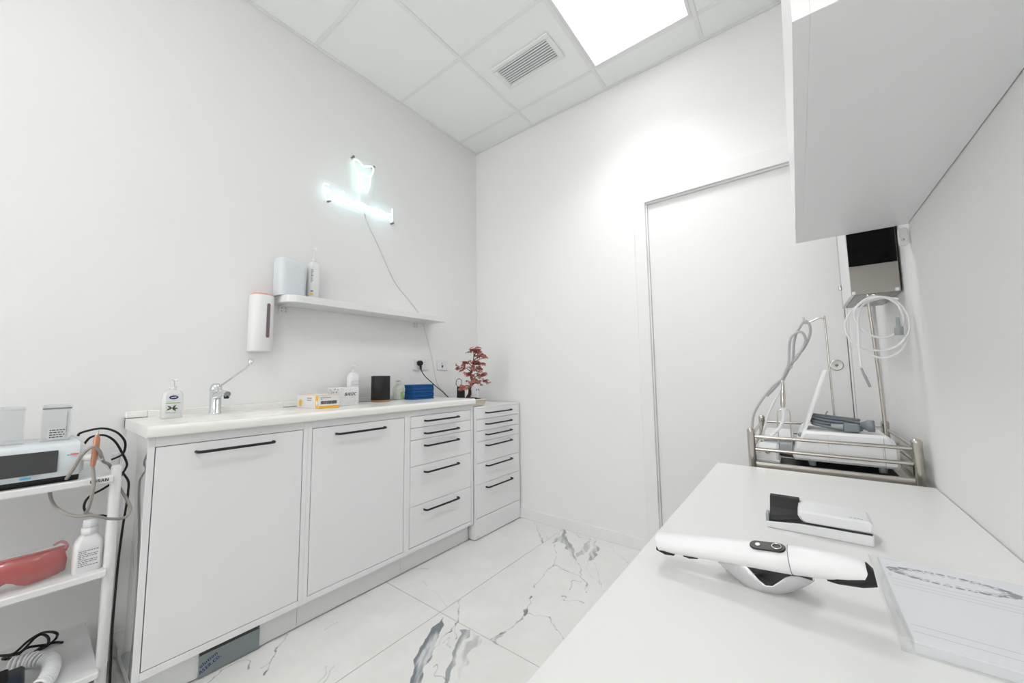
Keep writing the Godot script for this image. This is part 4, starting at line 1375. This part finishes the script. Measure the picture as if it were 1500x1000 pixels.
	for i in path.size():
		var d: Vector3 = (path[mini(i + 1, path.size() - 1)] - path[maxi(i - 1, 0)]).normalized()
		var sd := d.cross(Vector3.UP)
		for k in 3:
			var an := (i * 3 + k) / 19.0 * TAU
			var pp: Vector3 = path[i].lerp(path[mini(i + 1, path.size() - 1)], k / 3.0)
			hx.append(pp + (sd * cos(an) + Vector3.UP * sin(an)) * 0.0165)
	part("coil", G.new().tube(hx, 0.0042, 6), M.white_plastic, t)


# ---------------------------------------------------------------- steel trolley behind the desk
func build_steel_trolley():
	var t := thing("steel_trolley", "stainless steel instrument trolley with double rails behind the desk", "trolley")
	var x0 := -0.152
	var x1 := 0.268
	var z0 := -1.640
	var z1 := -2.150
	for q in [[x0, z0], [x1, z0], [x0, z1], [x1, z1]]:
		var lg := part("post", G.new().at(Transform3D(Basis(), Vector3(q[0], 0, q[1]))).lathe([Vector2(0.0, 0.050), Vector2(0.0125, 0.050), Vector2(0.0125, 0.838), Vector2(0.0132, 0.839), Vector2(0.0132, 0.843), Vector2(0.009, 0.850), Vector2(0.0, 0.852)], 24), M.steel, t)
		part("caster", G.new().at(Transform3D(Basis(Vector3(0, 0, 1), PI / 2), Vector3(q[0], 0.028, q[1]))).lathe([Vector2(0.0, -0.011), Vector2(0.025, -0.011), Vector2(0.028, -0.007), Vector2(0.028, 0.007), Vector2(0.025, 0.011), Vector2(0.0, 0.011)], 20), M.soft_black, lg)
	for y in [0.777, 0.822]:
		part("rail", G.new().tube([Vector3(x0, y, z0), Vector3(x1, y, z0)], 0.0058, 12), M.steel, t)
		part("rail", G.new().tube([Vector3(x0, y, z1), Vector3(x1, y, z1)], 0.0058, 12), M.steel, t)
		part("rail", G.new().tube([Vector3(x0, y, z0), Vector3(x0, y, z1)], 0.0058, 12), M.steel, t)
		part("rail", G.new().tube([Vector3(x1, y, z0), Vector3(x1, y, z1)], 0.0058, 12), M.steel, t)
	for y in [0.722, 0.28]:
		var g := G.new()
		g.bx(x0, x1, y - 0.012, y, z1, z0, 0.001)
		g.bx(x0, x1, y - 0.025, y + 0.012, z0 - 0.004, z0 + 0.006, 0.002)
		g.bx(x0, x1, y - 0.025, y + 0.012, z1 - 0.006, z1 + 0.004, 0.002)
		g.bx(x0 - 0.006, x0 + 0.004, y - 0.025, y + 0.012, z1, z0, 0.002)
		g.bx(x1 - 0.004, x1 + 0.006, y - 0.025, y + 0.012, z1, z0, 0.002)
		part("tray", g, M.steel, t)
	part("mat", G.new().bx(x0 + 0.015, x1 - 0.035, 0.7225, 0.725, z1 + 0.02, z0 - 0.018, 0.0008), M.soft_black, t)
	# surgical motor unit with open lid
	t = thing("surgical_unit", "white surgical motor unit with raised lid on the steel trolley", "dental unit", Vector3(0, 0.725, 0))
	var poly := [Vector2(-0.028, 0.020), Vector2(0.232, 0.020), Vector2(0.238, 0.030), Vector2(0.238, 0.080), Vector2(0.228, 0.108), Vector2(0.210, 0.122), Vector2(0.005, 0.122), Vector2(-0.005, 0.112), Vector2(-0.034, 0.032)]
	part("housing", G.new().at(Transform3D(Basis(), Vector3(0, 0, -1.97))).prism(poly, 0.285, 0.008, true), M.white_plastic, t)
	var fr := part("front_panel", G.new().at(Transform3D(Basis(), Vector3(0.135, 0.062, -1.686))).prism(rrect(0.130, 0.052, 0.012), 0.003, 0.001), M.white_plastic, t)
	part("seam", G.new().bx(0.203, 0.2040, 0.022, 0.115, -1.686, -1.6843), M.ink_grey, fr)
	part("seam", G.new().bx(0.066, 0.0666, 0.022, 0.115, -1.686, -1.6845), M.ink_pale, fr)
	for q in [[0.02, -1.72], [0.20, -1.72], [0.02, -1.93], [0.20, -1.93]]:
		part("foot", G.new().at(Transform3D(Basis(), Vector3(q[0], 0, q[1]))).lathe([Vector2(0.0, 0.0), Vector2(0.010, 0.0), Vector2(0.012, 0.021), Vector2(0.0, 0.021)], 14), M.grey_plastic, t)
	var lid := [Vector2(-0.022, 0.052), Vector2(-0.013, 0.048), Vector2(0.084, 0.330), Vector2(0.082, 0.336), Vector2(0.075, 0.335)]
	part("lid", G.new().at(Transform3D(Basis(), Vector3(0, 0, -1.86))).prism(lid, 0.13, 0.003, true), M.white_plastic, t)
	part("hinge", G.new().at(Transform3D(Basis(Vector3.RIGHT, PI / 2), Vector3(-0.008, 0.108, -1.70))).lathe([Vector2(0.0, 0.0), Vector2(0.008, 0.0), Vector2(0.008, 0.008), Vector2(0.0, 0.009)], 14), M.grey_plastic, t)
	var hk := [Vector3(0.216, 0.122, -1.73), Vector3(0.210, 0.330, -1.712), Vector3(0.200, 0.560, -1.690), Vector3(0.203, 0.573, -1.680), Vector3(0.214, 0.575, -1.670), Vector3(0.219, 0.565, -1.664)]
	part("bottle_pole", G.new().tube(smooth(hk, 4), 0.0046, 10), M.steel, t)
	var rod := [Vector3(0.100, 0.122, -1.90), Vector3(0.096, 0.512, -1.90), Vector3(0.094, 0.534, -1.90), Vector3(0.086, 0.541, -1.90), Vector3(0.074, 0.539, -1.90), Vector3(0.043, 0.524, -1.90), Vector3(0.032, 0.528, -1.90), Vector3(0.031, 0.550, -1.90)]
	part("hose_rod", G.new().tube(smooth(rod, 4), 0.0032, 8), M.steel, t)
	# hoses hung on the rod
	t = thing("motor_hose", "pale grey motor hose looped over the steel rod with steel handpiece", "hose")
	var A := [-0.171, 0.800, -0.163, 0.861, -0.151, 0.898, -0.122, 0.948, -0.086, 0.998, -0.054, 1.028, -0.032, 1.075, -0.001, 1.110, 0.031, 1.174, 0.020, 1.213, -0.009, 1.200, -0.021, 1.165, -0.029, 1.087, -0.045, 1.045, -0.065, 1.010]
	part("hose", G.new().tube(smooth(onz(A, -1.875), 6), 0.0045, 8), M.hose_grey, t)
	var B := [-0.110, 0.955, -0.065, 1.010, -0.027, 1.075, -0.011, 1.105, 0.025, 1.150, 0.047, 1.202, 0.048, 1.240, 0.034, 1.257, 0.005, 1.211, -0.007, 1.164, -0.014, 1.099, -0.033, 1.058, -0.052, 1.020]
	part("hose", G.new().tube(smooth(onz(B, -1.895), 6), 0.0045, 8), M.hose_grey, t)
	part("hose", G.new().tube(smooth(onz([-0.052, 1.022, -0.062, 0.980, -0.090, 0.925, -0.114, 0.864, -0.130, 0.802, -0.13, 0.775], -1.86), 6), 0.0040, 8), M.hose_white, t)
	part("tie", G.new().tube([Vector3(-0.036, 1.074, -1.885), Vector3(-0.018, 1.079, -1.885)], 0.0085, 10), M.pot_cream, t)
	var hp := part("handpiece", G.new().tube([Vector3(-0.0555, 0.918, -1.80), Vector3(-0.055, 0.930, -1.80), Vector3(-0.052, 0.983, -1.80), Vector3(-0.0515, 0.985, -1.80), Vector3(-0.050, 1.012, -1.80), Vector3(-0.0495, 1.018, -1.80)], [0.0065, 0.0085, 0.0085, 0.0065, 0.0060, 0.003], 14), M.steel, t)
	part("hose_end", G.new().tube(smooth([Vector3(-0.0555, 0.920, -1.80), Vector3(-0.056, 0.880, -1.80), Vector3(-0.069, 0.843, -1.795), Vector3(-0.095, 0.812, -1.78), Vector3(-0.108, 0.802, -1.765)], 6), 0.0058, 10), M.hose_white, hp)
	# wire fork carrying the handpiece
	t = thing("handpiece_stand", "bent wire fork holding the steel handpiece on the trolley", "holder")
	part("wire", G.new().tube(smooth(onz([-0.078, 0.729, -0.076, 0.848, -0.075, 0.893, -0.069, 0.907, -0.041, 0.909, -0.035, 0.895, -0.036, 0.84, -0.038, 0.729], -1.80), 5), 0.0022, 8), M.steel, t)
	part("base_bar", G.new().bx(-0.088, -0.030, 0.725, 0.730, -1.806, -1.794, 0.001), M.steel, t)
	# small units at the left of the tray
	t = thing("handpiece_coupler", "small white coupler box with steel knob at the tray corner", "dental unit", Vector3(-0.110, 0.725, -1.74))
	part("case", G.new().bx(-0.032, 0.034, 0.0, 0.058, -0.045, 0.055, 0.006), M.white_plastic, t)
	part("knob", G.new().at(Transform3D(Basis(Vector3.RIGHT, PI / 2), Vector3(0.002, 0.042, 0.055))).lathe([Vector2(0.0, 0.0), Vector2(0.009, 0.0), Vector2(0.008, 0.014), Vector2(0.006, 0.018), Vector2(0.0, 0.018)], 14), M.steel, t)
	part("skirt", G.new().bx(-0.036, 0.038, 0.0, 0.012, -0.049, 0.059, 0.003), M.white_plastic, t)
	t = thing("white_case", "flat white case lying at the back of the steel trolley", "case", Vector3(-0.085, 0.725, -1.985))
	part("lid", G.new().bx(-0.050, 0.052, 0.050, 0.075, -0.120, 0.110, 0.006), M.white_plastic, t)
	part("bottom", G.new().bx(-0.050, 0.052, 0.0, 0.049, -0.120, 0.110, 0.006), M.cool_plastic, t)
	# grey power cord on the unit
	t = thing("mains_cable", "bundled grey mains cable with plug lying on the surgical unit", "cable", Vector3(0, 0.847, 0))
	var loops := []
	for i in 4:
		var y := 0.006 + i * 0.0095
		var dz := 0.012 * i
		var sx := 0.006 * (i % 2)
		loops.append_array([Vector3(0.120, y, -1.76 - dz), Vector3(0.075, y + 0.006, -1.752 - dz), Vector3(0.042 - sx, y + 0.012, -1.757 - dz), Vector3(0.030 - sx, y + 0.014, -1.775 - dz), Vector3(0.045, y + 0.011, -1.793 - dz), Vector3(0.10, y + 0.004, -1.80 - dz), Vector3(0.150, y, -1.795 - dz), Vector3(0.160, y, -1.778 - dz)])
	part("cord", G.new().tube(smooth(loops, 5), 0.0052, 8), M.cord_grey, t)
	part("tie", G.new().tube([Vector3(0.068, 0.045, -1.80), Vector3(0.072, 0.056, -1.795), Vector3(0.076, 0.064, -1.79)], 0.0018, 6), M.grey_plastic, t)
	var con := part("connector", G.new().bx(0.112, 0.152, 0.002, 0.030, -1.742, -1.712, 0.004), M.cord_grey, t)
	part("boot", G.new().tube([Vector3(0.080, 0.018, -1.732), Vector3(0.112, 0.017, -1.727)], [0.006, 0.011], 10), M.grey_plastic, con)
	for k in 3:
		part("hole", G.new().bx(0.1516, 0.1526, 0.007 + 0.0075 * k, 0.0115 + 0.0075 * k, -1.731, -1.723), M.ink, con)
	var pg := part("plug", G.new().at(Transform3D(Basis(Vector3(0, 0, 1), -PI / 2) * Basis(Vector3(1, 0, 0), 0.2), Vector3(0.158, 0.024, -1.745))).lathe([Vector2(0.0, 0.0), Vector2(0.010, 0.0), Vector2(0.018, 0.016), Vector2(0.0195, 0.018), Vector2(0.0195, 0.034), Vector2(0.0, 0.034)], 18), M.cord_grey, t)
	for s in [-1.0, 1.0]:
		part("pin", G.new().tube([Vector3(0.190, 0.024 + s * 0.008, -1.745), Vector3(0.208, 0.023 + s * 0.008, -1.745)], 0.0024, 8), M.chrome, pg)
	# white tubing coil on the pole hook
	t = thing("tubing_coil", "coil of thin white tubing hanging from the pole hook", "tubing")
	var C := [0.287, 1.295, 0.233, 1.310, 0.198, 1.299, 0.173, 1.265, 0.177, 1.224, 0.193, 1.193, 0.223, 1.171, 0.259, 1.170, 0.282, 1.190, 0.294, 1.220, 0.286, 1.270, 0.263, 1.298, 0.233, 1.307, 0.189, 1.289, 0.157, 1.252, 0.147, 1.215, 0.152, 1.178, 0.171, 1.143, 0.220, 1.123, 0.266, 1.131, 0.298, 1.171, 0.306, 1.215, 0.297, 1.262, 0.268, 1.301, 0.232, 1.302, 0.200, 1.288, 0.183, 1.245, 0.177, 1.172, 0.178, 1.128, 0.218, 1.100, 0.253, 1.100, 0.288, 1.130, 0.304, 1.184, 0.304, 1.222, 0.290, 1.275, 0.250, 1.306, 0.200, 1.290, 0.182, 1.240, 0.179, 1.180, 0.177, 1.120, 0.178, 1.070]
	var cp := []
	for i in range(0, C.size(), 2):
		cp.append(Vector3(C[i] * 0.922, 1.06 + (C[i + 1] - 1.06) * 0.922 + 0.003, -1.660 + 0.008 * sin(i * 0.35)))
	part("tube", G.new().tube(smooth(cp, 5), 0.0035, 7), M.hose_white, t)
	part("connector", G.new().tube([Vector3(0.257, 1.222, -1.648), Vector3(0.257, 1.193, -1.648), Vector3(0.258, 1.190, -1.648), Vector3(0.257, 1.166, -1.648)], [0.0045, 0.0055, 0.010, 0.011], 12), M.grey_plastic, t)
	part("spike", G.new().tube([Vector3(0.164, 1.066, -1.660), Vector3(0.170, 1.042, -1.660), Vector3(0.171, 1.040, -1.660), Vector3(0.181, 1.004, -1.660)], [0.0028, 0.0036, 0.0042, 0.0036], 10), M.grey_plastic, t)


# ---------------------------------------------------------------- things on the desk
func build_desk_things():
	var Y := 0.720
	# scanner on its silver cradle
	var t := thing("scanner_cradle", "silver boat-shaped cradle with black inlay under the scanner", "cradle", Vector3(-0.068, Y, -0.742))
	var rim := func(a: float) -> float:
		var d := wrapf(a + PI / 2 - 0.16, -PI, PI)
		return -0.008 + 0.021 * pow(absf(sin(a)), 1.5) - 0.030 * exp(-pow(d / 0.33, 2.0))
	var bowl := func(list: Array) -> Array:
		var o := []
		for q in list:
			var ring := []
			for i in 48:
				var a := TAU * i / 48
				var f: float = clampf(q[0] / 0.034, 0.0, 1.0)
				ring.append(Vector3(0.068 * q[1] * cos(a), q[0] + rim.call(a) * f * f, -0.042 * q[2] * sin(a)))
			o.append(ring)
		return o
	part("shell", G.new().loft(bowl.call([[0.0, 0.52, 0.64], [0.003, 0.58, 0.72], [0.010, 0.73, 0.85], [0.022, 0.90, 0.97], [0.033, 1.0, 1.0], [0.0342, 0.985, 0.98], [0.0335, 0.965, 0.96]]), true, false), M.silver, t)
	part("inner_bowl", G.new().loft(bowl.call([[0.0335, 0.966, 0.962], [0.0300, 0.90, 0.90], [0.022, 0.70, 0.72], [0.016, 0.40, 0.40], [0.014, 0.10, 0.10]]), false, true), M.soft_black, t)
	t = thing("intraoral_scanner", "white wand-shaped intraoral scanner lying across the silver cradle", "scanner")
	var axis := func(u: float) -> Vector3: return Vector3(-0.220, 0.758, -0.712).lerp(Vector3(0.056, 0.793, -0.702), u)
	var dirx: Vector3 = (axis.call(1.0) - axis.call(0.0)).normalized()
	var up := Vector3(0, 0, 1).cross(dirx).normalized()
	var side := dirx.cross(up)
	var body := func(us: Array) -> Array:
		var o := []
		for q in us:
			var c: Vector3 = axis.call(q[0])
			var ring := []
			for p in rrect(2.0 * q[2], 2.0 * q[1], minf(q[1], q[2]) * 0.92, 6):
				ring.append(c + side * p.x + up * p.y + up * q[3])
			o.append(ring)
		return o
	part("body", G.new().loft(body.call([[0.0, 0.004, 0.008, 0.004], [0.004, 0.010, 0.014, 0.002], [0.015, 0.0140, 0.0165, 0.0], [0.10, 0.0155, 0.0175, 0.0], [0.30, 0.0165, 0.0180, 0.0], [0.50, 0.0180, 0.0188, 0.0], [0.62, 0.0190, 0.0195, 0.0], [0.695, 0.0193, 0.0198, 0.0], [0.698, 0.0185, 0.0190, 0.0]])), M.white_plastic, t)
	part("front_shell", G.new().loft(body.call([[0.701, 0.0185, 0.0190, 0.0], [0.704, 0.0192, 0.0197, 0.0], [0.80, 0.0184, 0.0192, 0.0], [0.92, 0.0165, 0.0180, -0.001], [0.985, 0.0150, 0.0170, -0.002], [1.0, 0.0120, 0.0150, -0.003]])), M.white_plastic, t)
	part("seam", G.new().loft(body.call([[0.6975, 0.0186, 0.0191, 0.0], [0.7015, 0.0186, 0.0191, 0.0]])), M.ink_grey, t)
	# camera-like button panel on the top near side
	var top: Vector3 = axis.call(0.612) + up * 0.0162 + side * 0.0085
	var pf := Transform3D(Basis(dirx, -side, up).rotated(dirx, 0.30), top)
	var bp := part("button_panel", G.new().at(pf).prism(rrect(0.046, 0.019, 0.0088, 6), 0.003, 0.001, true), M.black, t)
	part("button", G.new().at(pf * Transform3D(Basis(), Vector3(-0.012, 0, 0.0032))).prism(ellipse(0.0032, 0.0032, 18), 0.0006), M.white_plastic, bp)
	var rg := []
	for i in 25:
		rg.append(pf * Vector3(0.012 + 0.0058 * cos(TAU * i / 24.0), 0.0058 * sin(TAU * i / 24.0), 0.0036))
	part("button_ring", G.new().tube(rg, 0.0010, 6, false), M.steel, bp)
	# black tip cover at the right end, dark window under the left end
	part("tip_cover", G.new().loft(body.call([[0.84, 0.0045, 0.0110, -0.0145], [0.88, 0.0065, 0.0150, -0.0135], [0.97, 0.0085, 0.0172, -0.0110], [1.005, 0.0140, 0.0160, -0.0055], [1.025, 0.0090, 0.0130, -0.0085]])), M.soft_black, t)
	part("end_window", G.new().loft(body.call([[-0.002, 0.003, 0.0110, -0.0095], [0.05, 0.0035, 0.0145, -0.0130], [0.10, 0.0025, 0.0110, -0.0150]])), M.soft_black, t)
	part("grip_mark", G.new().loft(body.call([[0.155, 0.0015, 0.0080, -0.0155], [0.19, 0.0025, 0.0110, -0.0155], [0.235, 0.0015, 0.0080, -0.0160]])), M.soft_black, t)
	# second white handset holder
	t = thing("handset_holder", "white wedge-shaped handset with black scooped cradle on the desk", "holder", Vector3(-0.076, Y, -1.010))
	var base := [Vector2(0.0, 0.0), Vector2(0.171, 0.0), Vector2(0.172, 0.022), Vector2(0.060, 0.019), Vector2(0.0, 0.012)]
	part("base", G.new().at(Transform3D(Basis(), Vector3(0, 0, -0.088))).prism(base, 0.088, 0.002), M.white_plastic, t)
	var upper := [Vector2(0.172, 0.0235), Vector2(0.173, 0.040), Vector2(0.166, 0.046), Vector2(0.070, 0.047), Vector2(0.058, 0.045), Vector2(0.056, 0.036), Vector2(0.060, 0.028), Vector2(0.068, 0.0215)]
	part("upper_shell", G.new().at(Transform3D(Basis(), Vector3(0, 0, -0.0875))).prism(upper, 0.087, 0.004, true), M.white_plastic, t)
	part("seam", G.new().bx(0.060, 0.170, 0.0205, 0.0240, -0.085, -0.0012), M.ink, t)
	# scoop: profile in z, y drawn along x
	var scoop := [Vector2(-0.086, 0.012), Vector2(-0.004, 0.012), Vector2(-0.006, 0.016), Vector2(-0.030, 0.021), Vector2(-0.050, 0.031), Vector2(-0.062, 0.042), Vector2(-0.070, 0.050), Vector2(-0.086, 0.051)]
	part("scoop", G.new().at(Transform3D(Basis(Vector3(0, 0, 1), Vector3(0, 1, 0), Vector3(-1, 0, 0)), Vector3(0.060, 0.0, 0.0))).prism(scoop, 0.055, 0.001), M.soft_black, t)
	var fl := [Vector2(0.004, 0.0125), Vector2(0.066, 0.0195), Vector2(0.066, 0.0205), Vector2(0.058, 0.030), Vector2(0.040, 0.024), Vector2(0.010, 0.018)]
	part("scoop_lip", G.new().at(Transform3D(Basis(), Vector3(0, 0, -0.030))).prism(fl, 0.027, 0.001), M.soft_black, t)
	part("end_cap", G.new().bx(-0.001, 0.005, 0.010, 0.028, -0.030, -0.004, 0.001), M.grey_plastic, t)
	part("small_print", small_print(0.022, 0.003, 1, 91), M.ink_grey, t).transform = Transform3D(Basis(Vector3(1, 0, 0), Vector3(0, 0, -1), Vector3(0, 1, 0)), Vector3(0.150, 0.0462, -0.012))
	# printed chart pad in a clear stand
	t = thing("chart_pad", "pad of printed dental charts lying on the desk by the right wall", "paper pad", Vector3(0.160, Y, -0.799))
	part("sheets", G.new().bx(-0.070, 0.092, 0.0, 0.0135, -0.133, 0.126, 0.0008), M.paper, t)
	var pm := mat("chart_print", Color.WHITE, 0.7)
	pm.albedo_texture = chart_texture()
	var g := G.new()
	g.uv = func(p: Vector3): return Vector2((p.x + 0.070) / 0.162, (p.z + 0.133) / 0.259)
	g.bx(-0.0695, 0.0915, 0.0136, 0.0142, -0.1325, 0.1255)
	part("top_sheet", g, pm, t)
	part("spine", G.new().bx(-0.082, -0.0705, 0.0, 0.0145, -0.133, 0.126, 0.001), M.acrylic, t)
	part("front_lip", G.new().bx(-0.082, 0.092, 0.0, 0.0125, 0.1265, 0.132, 0.001), M.acrylic, t)


func chart_texture() -> ImageTexture:
	# print of the pad: tooth arches seen as two rows of small teeth, ruled lines
	var W := 512
	var H := 816
	var im := Image.create(W, H, false, Image.FORMAT_RGB8)
	im.fill(Color(0.86, 0.87, 0.885))
	var ink := Color(0.58, 0.59, 0.61)
	var pale := Color(0.74, 0.75, 0.765)
	var put := func(cx: float, cy: float, rx: float, ry: float, c: Color, hollow: bool):
		for j in range(int(cy - ry - 1), int(cy + ry + 2)):
			for i in range(int(cx - rx - 1), int(cx + rx + 2)):
				if i < 0 or j < 0 or i >= W or j >= H:
					continue
				var d := Vector2((i - cx) / rx, (j - cy) / ry).length()
				if d < 1.0 and (not hollow or d > 0.55):
					im.set_pixel(i, j, c)
	for k in 32:
		var a := TAU * (k + 0.5) / 32.0
		var big := 1.0 + 0.5 * absf(cos(a)) * float(k % 3 != 0)
		put.call(235.0 + 200.0 * cos(a), 150.0 + 62.0 * sin(a), 15.0 * big, 9.0 * big, ink, k % 2 == 0)
		put.call(235.0 + 168.0 * cos(a), 150.0 + 42.0 * sin(a), 10.0, 5.0, pale, false)
	for y in [262, 300, 332, 690, 742]:
		im.fill_rect(Rect2i(14, y, W - 20, 3), Color(0.70, 0.71, 0.725))
	for i in 4:
		im.fill_rect(Rect2i(14, 205 + i * 9, 12, 4), pale)
	im.fill_rect(Rect2i(30, 14, 60, 5), pale)
	return ImageTexture.create_from_image(im)
